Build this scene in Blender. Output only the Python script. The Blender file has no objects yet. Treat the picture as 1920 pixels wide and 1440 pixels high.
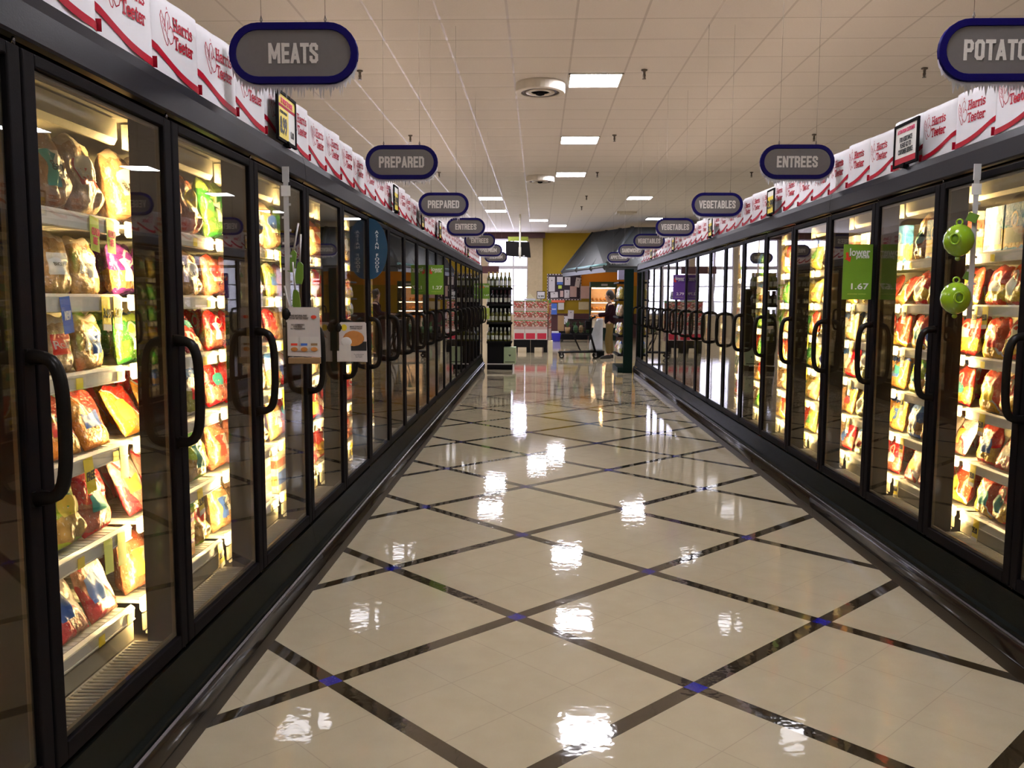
import bpy, bmesh, math, random
from mathutils import Vector, Matrix
PI = math.pi
R = random.Random(11)
S = bpy.context.scene
C = S.collection
H = math.radians(90)

# ------------------------------------------------------------------ measures (metres)
XL, XR = -1.11, 1.825          # door planes of the two freezer rows
P = 0.7495                     # door pitch
Y0L, Y0R = 1.8505, 3.2687      # a door boundary of each row
ZT, ZB = 1.934, 0.305          # door top and bottom
HEAD = 2.07
CEIL = 3.9
FAR = 32.4
RAILS = {'L': [1.635, 1.41, 1.195, .96, .70, .44], 'R': [1.62, 1.385, 1.15, .91, .67, .43]}

# ------------------------------------------------------------------ helpers
class MB:
    def __init__(s): s.v = []; s.f = []; s.m = []; s.sm = []
    def add(s, vs, fs, m=0, smooth=False):
        b = len(s.v); s.v += [tuple(v) for v in vs]
        for f in fs: s.f.append([b + i for i in f]); s.m.append(m); s.sm.append(smooth)
        return s
    def box(s, x0, x1, y0, y1, z0, z1, m=0, mat=None):
        vs = [(x, y, z) for z in (z0, z1) for y in (y0, y1) for x in (x0, x1)]
        if mat is not None: vs = [mat @ Vector(v) for v in vs]
        return s.add(vs, [(0, 2, 3, 1), (4, 5, 7, 6), (0, 1, 5, 4), (2, 6, 7, 3), (0, 4, 6, 2), (1, 3, 7, 5)], m)
    def prism(s, poly, a0, a1, axis='x', m=0, smooth=False):
        n = len(poly)
        def mk(a, p):
            if axis == 'x': return (a, p[0], p[1])
            if axis == 'y': return (p[0], a, p[1])
            return (p[0], p[1], a)
        vs = [mk(a0, p) for p in poly] + [mk(a1, p) for p in poly]
        s.add(vs, [list(range(n))[::-1], list(range(n, 2 * n))], m)
        b = len(s.v) - 2 * n
        for i in range(n):
            j = (i + 1) % n
            s.f.append([b + i, b + j, b + n + j, b + n + i]); s.m.append(m); s.sm.append(smooth)
        return s
    def tube(s, pts, r, n=8, m=0, closed=False, ell=1.0, cap=True):
        pts = [Vector(p) for p in pts]; rings = []; N = len(pts)
        prev = None
        for i, p in enumerate(pts):
            if closed: t = pts[(i + 1) % N] - pts[i - 1]
            else: t = pts[min(i + 1, N - 1)] - pts[max(i - 1, 0)]
            t.normalize()
            if prev is None:
                a = Vector((0, 0, 1)) if abs(t.z) < .9 else Vector((1, 0, 0))
                u = t.cross(a).normalized()
            else:
                u = (prev - t * prev.dot(t)).normalized()
            prev = u; w = t.cross(u)
            rr = r[i] if isinstance(r, (list, tuple)) else r
            rings.append([p + (u * math.cos(2 * PI * k / n) * ell + w * math.sin(2 * PI * k / n)) * rr for k in range(n)])
        vs = [q for g in rings for q in g]; fs = []
        M = N if closed else N - 1
        for i in range(M):
            for k in range(n):
                j = (i + 1) % N
                fs.append((i * n + k, i * n + (k + 1) % n, j * n + (k + 1) % n, j * n + k))
        s.add(vs, fs, m, True)
        if not closed and cap:
            b = len(s.v) - len(vs)
            s.f.append([b + k for k in range(n)][::-1]); s.m.append(m); s.sm.append(False)
            s.f.append([b + (N - 1) * n + k for k in range(n)]); s.m.append(m); s.sm.append(False)
        return s
    def lathe(s, prof, n=16, c=(0, 0, 0), m=0, smooth=True):
        vs = []; fs = []
        for r, z in prof:
            for k in range(n):
                a = 2 * PI * k / n; vs.append((c[0] + r * math.cos(a), c[1] + r * math.sin(a), c[2] + z))
        for i in range(len(prof) - 1):
            for k in range(n):
                fs.append((i * n + k, i * n + (k + 1) % n, (i + 1) * n + (k + 1) % n, (i + 1) * n + k))
        s.add(vs, fs, m, smooth)
        b = len(s.v) - len(vs)
        s.f.append([b + k for k in range(n)][::-1]); s.m.append(m); s.sm.append(False)
        L = (len(prof) - 1) * n
        s.f.append([b + L + k for k in range(n)]); s.m.append(m); s.sm.append(False)
        return s
    def ball(s, c, rx, ry, rz, n=12, m=0):
        vs = []; fs = []; h = n // 2 + 1
        for i in range(h + 1):
            t = PI * i / h
            for k in range(n):
                a = 2 * PI * k / n
                vs.append((c[0] + rx * math.sin(t) * math.cos(a), c[1] + ry * math.sin(t) * math.sin(a), c[2] + rz * math.cos(t)))
        for i in range(h):
            for k in range(n):
                fs.append((i * n + k, (i + 1) * n + k, (i + 1) * n + (k + 1) % n, i * n + (k + 1) % n))
        return s.add(vs, fs, m, True)
    def mesh(s, name, mats, bevel=0, weld=False):
        me = bpy.data.meshes.new(name); me.from_pydata(s.v, [], s.f)
        for x in (mats if isinstance(mats, (list, tuple)) else [mats]): me.materials.append(x)
        me.polygons.foreach_set('material_index', s.m); me.polygons.foreach_set('use_smooth', s.sm)
        bm = bmesh.new(); bm.from_mesh(me)
        if weld: bmesh.ops.remove_doubles(bm, verts=bm.verts, dist=1e-5)
        bmesh.ops.recalc_face_normals(bm, faces=bm.faces)
        if bevel:
            es = [e for e in bm.edges if len(e.link_faces) == 2 and e.calc_face_angle(0) > .6]
            bmesh.ops.bevel(bm, geom=es, offset=bevel, segments=2, profile=.5, affect='EDGES', clamp_overlap=True)
        bm.to_mesh(me); bm.free()
        return me

def ob(name, me, parent=None, loc=(0, 0, 0), rot=(0, 0, 0)):
    o = bpy.data.objects.new(name, me); C.objects.link(o)
    if parent is not None: o.parent = parent
    o.location = loc; o.rotation_euler = rot if isinstance(rot, (tuple, list)) else (0, 0, rot)
    return o
def tag(o, label=None, cat=None, group=None, kind=None):
    if label:
        n = len(label.split())
        if n < 4 or n > 16: print('LABEL LENGTH', n, label)
        o['label'] = label
    if cat: o['category'] = cat
    if group: o['group'] = group
    if kind: o['kind'] = kind
    return o
def empty(name, loc, rot=0):
    o = ob(name, None, None, loc, rot); o.empty_display_size = .1
    return o
def structure(name, me, **k):
    o = ob(name, me, **k); o['kind'] = 'structure'; return o

# ------------------------------------------------------------------ materials
def newmat(name):
    m = bpy.data.materials.new(name); m.use_nodes = True
    nt = m.node_tree; nt.nodes.clear()
    out = nt.nodes.new('ShaderNodeOutputMaterial')
    return m, nt, out
class N:
    def __init__(s, nt): s.nt = nt
    def n(s, t, **k):
        x = s.nt.nodes.new(t)
        for a, b in k.items():
            if a[0] == 'i' and a[1:].isdigit(): s.put(x.inputs[int(a[1:])], b)
            else: setattr(x, a, b)
        return x
    def put(s, sock, b):
        if isinstance(b, bpy.types.NodeSocket): s.nt.links.new(b, sock)
        elif isinstance(b, tuple) and len(b) == 3 and sock.type == 'RGBA': sock.default_value = (*b, 1)
        else: sock.default_value = b
    def math(s, op, a, b=0, clamp=False):
        x = s.n('ShaderNodeMath', operation=op, use_clamp=clamp); s.put(x.inputs[0], a); s.put(x.inputs[1], b); return x.outputs[0]
    def mix(s, f, a, b):
        x = s.n('ShaderNodeMix', data_type='RGBA'); s.put(x.inputs[0], f); s.put(x.inputs[6], a); s.put(x.inputs[7], b); return x.outputs[2]
    def gt(s, a, b): return s.math('GREATER_THAN', a, b)
    def band(s, a, lo, hi): return s.math('MULTIPLY', s.math('GREATER_THAN', a, lo), s.math('LESS_THAN', a, hi))
def pm(name, col, rough=.5, metal=0, spec=.5, noise=0.08, scale=12, bump=0, emit=None, es=0, coat=0, trans=0, bscale=40):
    m, nt, out = newmat(name); g = N(nt)
    b = g.n('ShaderNodeBsdfPrincipled')
    tc = g.n('ShaderNodeTexCoord')
    if noise:
        nz = g.n('ShaderNodeTexNoise'); nt.links.new(tc.outputs['Object'], nz.inputs['Vector'])
        nz.inputs['Scale'].default_value = scale; nz.inputs['Detail'].default_value = 3
        c2 = tuple(max(0, min(1, x * (1 - noise * 2))) for x in col); c1 = tuple(min(1, x * (1 + noise)) for x in col)
        nt.links.new(g.mix(nz.outputs[0], c2, c1), b.inputs['Base Color'])
    else: b.inputs['Base Color'].default_value = (*col, 1)
    b.inputs['Roughness'].default_value = rough; b.inputs['Metallic'].default_value = metal
    b.inputs['Specular IOR Level'].default_value = spec
    b.inputs['Coat Weight'].default_value = coat; b.inputs['Coat Roughness'].default_value = .08
    if trans: b.inputs['Transmission Weight'].default_value = trans
    if bump:
        n2 = g.n('ShaderNodeTexNoise'); nt.links.new(tc.outputs['Object'], n2.inputs['Vector']); n2.inputs['Scale'].default_value = bscale
        bp = g.n('ShaderNodeBump'); bp.inputs['Strength'].default_value = bump; bp.inputs['Distance'].default_value = .01
        nt.links.new(n2.outputs[0], bp.inputs['Height']); nt.links.new(bp.outputs[0], b.inputs['Normal'])
    if emit: b.inputs['Emission Color'].default_value = (*emit, 1); b.inputs['Emission Strength'].default_value = es
    nt.links.new(b.outputs[0], out.inputs[0])
    return m
def emis(name, col, st):
    m, nt, out = newmat(name); g = N(nt)
    e = g.n('ShaderNodeEmission'); e.inputs[0].default_value = (*col, 1); e.inputs[1].default_value = st
    nt.links.new(e.outputs[0], out.inputs[0]); return m
def glassmat(name, f0=.06, tint=(.93, .95, .94), bump=.0, rough=0.0):
    m, nt, out = newmat(name); g = N(nt)
    lw = g.n('ShaderNodeLayerWeight'); lw.inputs[0].default_value = .5
    f = g.math('ADD', g.math('MULTIPLY', g.math('POWER', lw.outputs['Facing'], 5), 1 - f0), f0, True)
    t = g.n('ShaderNodeBsdfTransparent'); t.inputs[0].default_value = (*tint, 1)
    gl = g.n('ShaderNodeBsdfGlossy'); gl.inputs['Roughness'].default_value = rough
    if bump:
        tc = g.n('ShaderNodeTexCoord'); nz = g.n('ShaderNodeTexNoise'); nt.links.new(tc.outputs['Object'], nz.inputs['Vector'])
        nz.inputs['Scale'].default_value = 3.2; nz.inputs['Detail'].default_value = 0
        bp = g.n('ShaderNodeBump'); bp.inputs['Strength'].default_value = bump; bp.inputs['Distance'].default_value = .004
        nt.links.new(nz.outputs[0], bp.inputs['Height']); nt.links.new(bp.outputs[0], gl.inputs['Normal'])
    mx = g.n('ShaderNodeMixShader'); nt.links.new(f, mx.inputs[0]); nt.links.new(t.outputs[0], mx.inputs[1]); nt.links.new(gl.outputs[0], mx.inputs[2])
    nt.links.new(mx.outputs[0], out.inputs[0]); return m

def satin(name, col, gl, rough, scale=220):
    m, nt, out = newmat(name); g = N(nt); tc = g.n('ShaderNodeTexCoord'); nz = g.n('ShaderNodeTexNoise'); nt.links.new(tc.outputs['Object'], nz.inputs['Vector']); nz.inputs['Scale'].default_value = scale
    d = g.n('ShaderNodeBsdfDiffuse'); nt.links.new(g.mix(nz.outputs[0], tuple(c * .7 for c in col), col), d.inputs[0]); q = g.n('ShaderNodeBsdfGlossy'); q.inputs['Roughness'].default_value = rough
    bp = g.n('ShaderNodeBump'); bp.inputs['Strength'].default_value = .12; bp.inputs['Distance'].default_value = .004; nt.links.new(nz.outputs[0], bp.inputs['Height']); nt.links.new(bp.outputs[0], q.inputs['Normal'])
    lw = g.n('ShaderNodeLayerWeight'); lw.inputs[0].default_value = .5
    f = g.math('ADD', g.math('MULTIPLY', g.math('POWER', lw.outputs['Facing'], 6), gl * 6), gl, True)
    mx = g.n('ShaderNodeMixShader'); nt.links.new(f, mx.inputs[0]); nt.links.new(d.outputs[0], mx.inputs[1]); nt.links.new(q.outputs[0], mx.inputs[2]); nt.links.new(mx.outputs[0], out.inputs[0]); return m
M = {}
M['black'] = satin('black_frame_paint', (.006, .005, .006), .012, .35)
M['charcoal'] = satin('charcoal_header_paint', (.020, .020, .026), .030, .30, 260)
M['kick'] = satin('dark_green_grey_kick_paint', (.006, .008, .007), .028, .22, 160)
M['bumper'] = satin('glossy_dark_bumper', (.016, .011, .008), .05, .18, 30)
M['base'] = pm('brown_base_strip', (.030, .020, .009), .5, scale=4, spec=.3)
M['chrome'] = pm('brushed_trim', (.20, .19, .21), .25, metal=1)
M['added_tube'] = emis('warm_added_uplight', (1, .74, .56), 46)  # added lamp for a brighter ceiling, out of sight behind the bags
M['handle'] = satin('black_handle_plastic', (.009, .008, .007), .014, .3)
M['liner'] = pm('cream_case_liner', (.36, .33, .25), .45)
M['well'] = pm('dark_bronze_well', (.06, .05, .035), .4)
M['valance'] = pm('cream_valance', (.80, .74, .58), .4)
M['shelf'] = pm('white_wire_shelf_coat', (.72, .70, .62), .35)
M['rail'] = pm('cream_price_rail', (.80, .76, .66), .25, coat=.4)
M['grille'] = pm('pale_grille_metal', (.75, .72, .62), .3, metal=.3)
M['gap'] = pm('dark_gap', (.004, .004, .004), .8)
M['glass'] = glassmat('cooler_door_glass', .09, (.95, .96, .95), bump=.12)
M['lamp'] = emis('warm_cooler_lamp', (1, .67, .27), 300)
M['bagwhite'] = pm('white_paper_bag', (.80, .78, .80), .55, bump=.25, bscale=9, noise=.03)
M['red'] = pm('crimson_print', (.40, .002, .02), .6, spec=.2)
M['navy'] = satin('navy_sign_rim', (.005, .003, .085), .012, .4)
M['signgrey'] = pm('taupe_sign_face', (.115, .105, .10), .5, noise=.05, scale=60)
M['signtext'] = pm('pale_sign_lettering', (.62, .58, .52), .5, noise=.1, scale=150)
def icemat():
    m, nt, out = newmat('white_icicle_plastic'); g = N(nt)
    d = g.n('ShaderNodeBsdfDiffuse'); d.inputs[0].default_value = (.85, .84, .86, 1); t = g.n('ShaderNodeBsdfTranslucent'); t.inputs[0].default_value = (.85, .84, .86, 1)
    q = g.n('ShaderNodeBsdfTransparent'); mx = g.n('ShaderNodeMixShader'); mx.inputs[0].default_value = .40; nt.links.new(d.outputs[0], mx.inputs[1]); nt.links.new(t.outputs[0], mx.inputs[2])
    m2 = g.n('ShaderNodeMixShader'); m2.inputs[0].default_value = .04; nt.links.new(mx.outputs[0], m2.inputs[1]); nt.links.new(q.outputs[0], m2.inputs[2]); nt.links.new(m2.outputs[0], out.inputs[0]); return m
M['ice'] = icemat()
M['wire'] = pm('thin_wire', (.25, .23, .22), .4, metal=.6)
M['tagyellow'] = pm('yellow_price_card', (.85, .66, .03), .45)
M['tagwhite'] = pm('white_price_card', (.82, .80, .74), .45)
M['taggreen'] = pm('lime_price_card', (.50, .62, .10), .45)
M['tagblue'] = pm('blue_price_card', (.05, .14, .55), .45)
M['ink'] = pm('black_ink', (.01, .01, .01), .5, noise=0)
M['pinkink'] = pm('pink_ink', (.75, .03, .14), .5, noise=0)
M['white'] = pm('white_ink', (.85, .85, .85), .5, noise=0)
M['red2'] = pm('tomato_red_print', (.75, .05, .02), .45, noise=0)
M['cardback'] = pm('white_card', (.66, .60, .54), .4)
M['lime'] = pm('lime_green_plastic', (.26, .46, .01), .18, spec=.6, coat=.6)
M['limedark'] = pm('dark_lime_plastic', (.12, .24, .01), .3)
M['clear'] = glassmat('clear_plastic', .10, (.93, .93, .92), rough=.1)
M['strip'] = pm('grey_clip_strip', (.55, .54, .52), .4)
M['green'] = satin('dark_green_steel', (.002, .014, .010), .015, .4)
M['gsign'] = pm('lime_green_sign_card', (.16, .34, .02), .45)
M['psign'] = pm('purple_sign_card', (.10, .03, .28), .45)
M['bsign'] = pm('teal_blue_sign_card', (.008, .06, .13), .45)
M['steel'] = pm('tarnished_brass', (.10, .085, .07), .35, metal=.8)
M['offwhite'] = pm('off_white_metal', (.70, .66, .58), .45)
M['panel'] = emis('cool_ceiling_panel', (.95, .93, 1.0), 95)
M['column'] = pm('cream_plaster', (.50, .41, .27), .7)
M['maroon'] = pm('maroon_paint', (.06, .012, .016), .5)
M['yellow'] = pm('mustard_wall_paint', (.36, .24, .006), .75, noise=.06, scale=3)
M['orange'] = pm('painted_wall_glow', (.62, .24, .01), .7, noise=.05, scale=2)  # warm lamplight on the mustard wall, put into the colour
M['wallgrey'] = pm('beige_wall_paint', (.45, .40, .34), .8, noise=.04, scale=2)
M['frame'] = pm('white_window_frame', (.62, .60, .66), .5)
M['awn'] = pm('grey_seamed_metal', (.022, .025, .026), .55, metal=.1, noise=.2, scale=3, spec=.3)
M['awndark'] = pm('black_awning_rib', (.02, .025, .03), .5)
M['teal'] = pm('pale_teal_gutter', (.16, .32, .34), .35, metal=.3)
M['skin'] = pm('skin', (.42, .24, .16), .5, scale=30)
M['hair'] = pm('dark_brown_hair', (.02, .012, .008), .6, scale=80, bump=.6, bscale=120)
M['sweater'] = pm('dark_maroon_knit', (.016, .004, .008), .9, bump=.4, bscale=150, spec=.1)
M['khaki'] = pm('khaki_cotton', (.13, .09, .033), .9, bump=.3, bscale=90, spec=.1)
M['shoe'] = pm('dark_shoe_leather', (.012, .01, .01), .4)
M['wplastic'] = pm('white_thin_plastic', (.66, .68, .72), .4, bump=.5, bscale=10)
M['bottle'] = pm('olive_wine_glass', (.075, .075, .008), .08, spec=.7, noise=.05)
M['bottlered'] = pm('dark_wine_glass', (.012, .004, .008), .08, spec=.7)
M['gold'] = pm('gold_foil', (.55, .42, .12), .35, metal=.5)
M['foilred'] = pm('wine_foil', (.05, .004, .02), .35)
M['label'] = pm('cream_paper_label', (.66, .68, .60), .6)
M['blackshelf'] = satin('black_display_steel', (.005, .005, .006), .012, .4)
M['carton'] = pm('sage_carton', (.36, .46, .28), .6)
M['cartonside'] = pm('tan_carton', (.58, .52, .34), .6)
M['bluebin'] = pm('blue_bin_plastic', (.01, .01, .42), .4)
M['bread'] = pm('bread_crust', (.60, .24, .05), .6, noise=.3, scale=14)
M['warmlamp'] = emis('warm_bakery_lamp', (1, .62, .30), 60)
M['brown'] = pm('kraft_brown', (.26, .16, .07), .7)
M['leaf'] = pm('plant_leaf', (.03, .10, .03), .6)
M['pink'] = pm('pale_pink_paper', (.58, .42, .42), .6)
M['paper'] = pm('white_notice_paper', (.62, .60, .66), .6)
M['orangered'] = pm('orange_red_banner', (.72, .14, .07), .5)

def wallpaper_floor():
    m, nt, out = newmat('waxed_tile_floor'); g = N(nt)
    b = g.n('ShaderNodeBsdfPrincipled')
    tc = g.n('ShaderNodeTexCoord'); sp = g.n('ShaderNodeSeparateXYZ'); nt.links.new(tc.outputs['Object'], sp.inputs[0])
    u = g.math('DIVIDE', g.math('SUBTRACT', sp.outputs[0], -.757), .6693)
    v = g.math('DIVIDE', g.math('SUBTRACT', sp.outputs[1], 3.0015), .6652)
    a = g.math('MULTIPLY', g.math('ADD', u, v), .5); c = g.math('MULTIPLY', g.math('SUBTRACT', u, v), .5)
    def near(x, k, w):   # 1 where x*k is within w of a whole number
        fr = g.math('ABSOLUTE', g.math('SUBTRACT', g.math('FRACT', g.math('ADD', g.math('MULTIPLY', x, k), .5)), .5))
        return g.math('LESS_THAN', fr, w)
    la, lc = near(a, 1, .034), near(c, 1, .034)
    pat = g.math('LESS_THAN', sp.outputs[1], 18.75)
    line = g.math('MULTIPLY', g.math('MAXIMUM', la, lc), pat)
    blue = g.math('MULTIPLY', g.math('MULTIPLY', la, lc), pat)
    seam = g.math('MAXIMUM', near(a, 3, .005), near(c, 3, .005))
    cross = g.band(sp.outputs[1], 18.90, 18.98)
    cross2 = g.math('MULTIPLY', near(sp.outputs[1], .45, .012), g.gt(sp.outputs[1], 19))
    # tile to tile colour
    cv = g.n('ShaderNodeCombineXYZ'); g.put(cv.inputs[0], g.math('FLOOR', g.math('MULTIPLY', a, 3))); g.put(cv.inputs[1], g.math('FLOOR', g.math('MULTIPLY', c, 3)))
    wn = g.n('ShaderNodeTexWhiteNoise'); nt.links.new(cv.outputs[0], wn.inputs[0])
    nz = g.n('ShaderNodeTexNoise'); nt.links.new(tc.outputs['Object'], nz.inputs['Vector']); nz.inputs['Scale'].default_value = 9; nz.inputs['Detail'].default_value = 5
    base = g.mix(nz.outputs[0], (.42, .355, .232), (.50, .43, .292))
    base = g.mix(g.math('MULTIPLY', wn.outputs[0], .25), base, (.47, .40, .27))
    base = g.mix(g.math('MULTIPLY', seam, .35), base, (.22, .18, .13))
    fl = g.n('ShaderNodeTexNoise'); nt.links.new(tc.outputs['Object'], fl.inputs['Vector']); fl.inputs['Scale'].default_value = 160
    dk = g.mix(g.gt(fl.outputs[0], .62), (.030, .021, .010), (.060, .045, .025))
    bl = g.mix(g.gt(fl.outputs[0], .66), (.003, .006, .24), (.06, .10, .50))
    col = g.mix(g.math('MAXIMUM', line, g.math('MAXIMUM', cross, cross2)), base, dk)
    col = g.mix(blue, col, bl)
    nt.links.new(col, b.inputs['Base Color'])
    n2 = g.n('ShaderNodeTexNoise'); nt.links.new(tc.outputs['Object'], n2.inputs['Vector']); n2.inputs['Scale'].default_value = 3.0; n2.inputs['Detail'].default_value = 3
    g.put(b.inputs['Roughness'], g.math('ADD', g.math('MULTIPLY', n2.outputs[0], .05), .015))
    b.inputs['Specular IOR Level'].default_value = 1.0
    n3 = g.n('ShaderNodeTexNoise'); nt.links.new(tc.outputs['Object'], n3.inputs['Vector']); n3.inputs['Scale'].default_value = 16; n3.inputs['Detail'].default_value = 2
    bp = g.n('ShaderNodeBump'); bp.inputs['Strength'].default_value = .06; bp.inputs['Distance'].default_value = .01
    nt.links.new(n3.outputs[0], bp.inputs['Height']); nt.links.new(bp.outputs[0], b.inputs['Normal'])
    nt.links.new(b.outputs[0], out.inputs[0]); return m
def ceilmat():
    m, nt, out = newmat('ceiling_tile'); g = N(nt)
    b = g.n('ShaderNodeBsdfPrincipled')
    tc = g.n('ShaderNodeTexCoord'); sp = g.n('ShaderNodeSeparateXYZ'); nt.links.new(tc.outputs['Object'], sp.inputs[0])
    def near(x, o, w):
        t = g.math('DIVIDE', g.math('SUBTRACT', x, o), .61)
        fr = g.math('ABSOLUTE', g.math('SUBTRACT', g.math('FRACT', g.math('ADD', t, .5)), .5))
        return g.math('LESS_THAN', fr, w), fr
    lx, _ = near(sp.outputs[0], .315, .018); ly, fy = near(sp.outputs[1], 9.745, .010)
    nz = g.n('ShaderNodeTexNoise'); nt.links.new(tc.outputs['Object'], nz.inputs['Vector']); nz.inputs['Scale'].default_value = 70; nz.inputs['Detail'].default_value = 4
    base = g.mix(nz.outputs[0], (.70, .67, .64), (.80, .77, .745))
    col = g.mix(g.math('MULTIPLY', ly, .55), base, (.22, .19, .17))
    col = g.mix(g.math('MULTIPLY', lx, .6), col, (.40, .36, .34))
    nt.links.new(col, b.inputs['Base Color'])
    g.put(b.inputs['Roughness'], g.math('SUBTRACT', .85, g.math('MULTIPLY', lx, .45)))
    bp = g.n('ShaderNodeBump'); bp.inputs['Strength'].default_value = .5; bp.inputs['Distance'].default_value = .02
    nt.links.new(g.math('MINIMUM', g.math('MULTIPLY', fy, 4), .6), bp.inputs['Height']); nt.links.new(bp.outputs[0], b.inputs['Normal'])
    nt.links.new(b.outputs[0], out.inputs[0]); return m
M['floor'] = wallpaper_floor(); M['ceil'] = ceilmat()

def bagmat(name, body, accent, food, style=0, gloss=.22):
    """printed plastic packaging: accent band on top, food photo below, pale panel; laid out in the bag's own space"""
    m, nt, out = newmat(name); g = N(nt)
    b = g.n('ShaderNodeBsdfPrincipled')
    tc = g.n('ShaderNodeTexCoord'); sp = g.n('ShaderNodeSeparateXYZ'); nt.links.new(tc.outputs['Generated'], sp.inputs[0])
    x, z = sp.outputs[0], sp.outputs[2]
    oi = g.n('ShaderNodeObjectInfo')
    wv = g.n('ShaderNodeTexNoise', noise_dimensions='4D'); nt.links.new(tc.outputs['Generated'], wv.inputs['Vector']); wv.inputs['Scale'].default_value = 3
    g.put(wv.inputs['W'], g.math('MULTIPLY', oi.outputs['Random'], 40))
    w = g.math('MULTIPLY', g.math('SUBTRACT', wv.outputs[0], .5), .35)
    zz = g.math('ADD', z, w)
    vo = g.n('ShaderNodeTexVoronoi', voronoi_dimensions='4D'); nt.links.new(tc.outputs['Generated'], vo.inputs['Vector']); vo.inputs['Scale'].default_value = 6
    g.put(vo.inputs['W'], g.math('MULTIPLY', oi.outputs['Random'], 30))
    fd = g.mix(g.math('MULTIPLY', vo.outputs[0], 1.1, True), tuple(min(1, c * 1.25) for c in food), tuple(c * .45 for c in food))
    sx = g.math('SUBTRACT', x, .5); rad = g.math('SQRT', g.math('ADD', g.math('MULTIPLY', sx, sx), g.math('POWER', g.math('SUBTRACT', z, .66), 2)))
    if style == 0:      # accent band on top, food in the lower half, oval logo
        col = g.mix(g.gt(zz, .78), body, accent)
        col = g.mix(g.band(zz, .10, .46), col, fd)
        col = g.mix(g.math('LESS_THAN', rad, .17), col, (.80, .76, .66))
        col = g.mix(g.math('LESS_THAN', rad, .12), col, accent)
    elif style == 1:    # see-through bag: food all over, printed label
        col = fd
        col = g.mix(g.gt(zz, .84), col, body)
        col = g.mix(g.math('MULTIPLY', g.band(x, .22, .78), g.band(z, .34, .66)), col, accent)
    elif style == 2:    # diagonal split
        d = g.math('ADD', x, zz)
        col = g.mix(g.gt(d, 1.05), body, accent)
        col = g.mix(g.band(d, .55, .95), col, fd)
        col = g.mix(g.band(d, 1.03, 1.10), col, (.82, .80, .75))
    else:               # plain body with two print stripes
        col = g.mix(g.band(z, .60, .80), body, accent)
        col = g.mix(g.band(z, .18, .42), col, fd)
    # small print
    br = g.n('ShaderNodeTexNoise'); nt.links.new(tc.outputs['Generated'], br.inputs['Vector']); br.inputs['Scale'].default_value = 22
    col = g.mix(g.math('MULTIPLY', g.gt(br.outputs[0], .66), .5), col, (.8, .78, .7))
    nt.links.new(col, b.inputs['Base Color'])
    b.inputs['Roughness'].default_value = gloss; b.inputs['Specular IOR Level'].default_value = .6; b.inputs['Coat Weight'].default_value = .5; b.inputs['Coat Roughness'].default_value = .12
    n2 = g.n('ShaderNodeTexNoise'); nt.links.new(tc.outputs['Object'], n2.inputs['Vector']); n2.inputs['Scale'].default_value = 46; n2.inputs['Detail'].default_value = 3
    bp = g.n('ShaderNodeBump'); bp.inputs['Strength'].default_value = .8; bp.inputs['Distance'].default_value = .012
    nt.links.new(n2.outputs[0], bp.inputs['Height']); nt.links.new(bp.outputs[0], b.inputs['Normal'])
    nt.links.new(b.outputs[0], out.inputs[0]); return m
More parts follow.
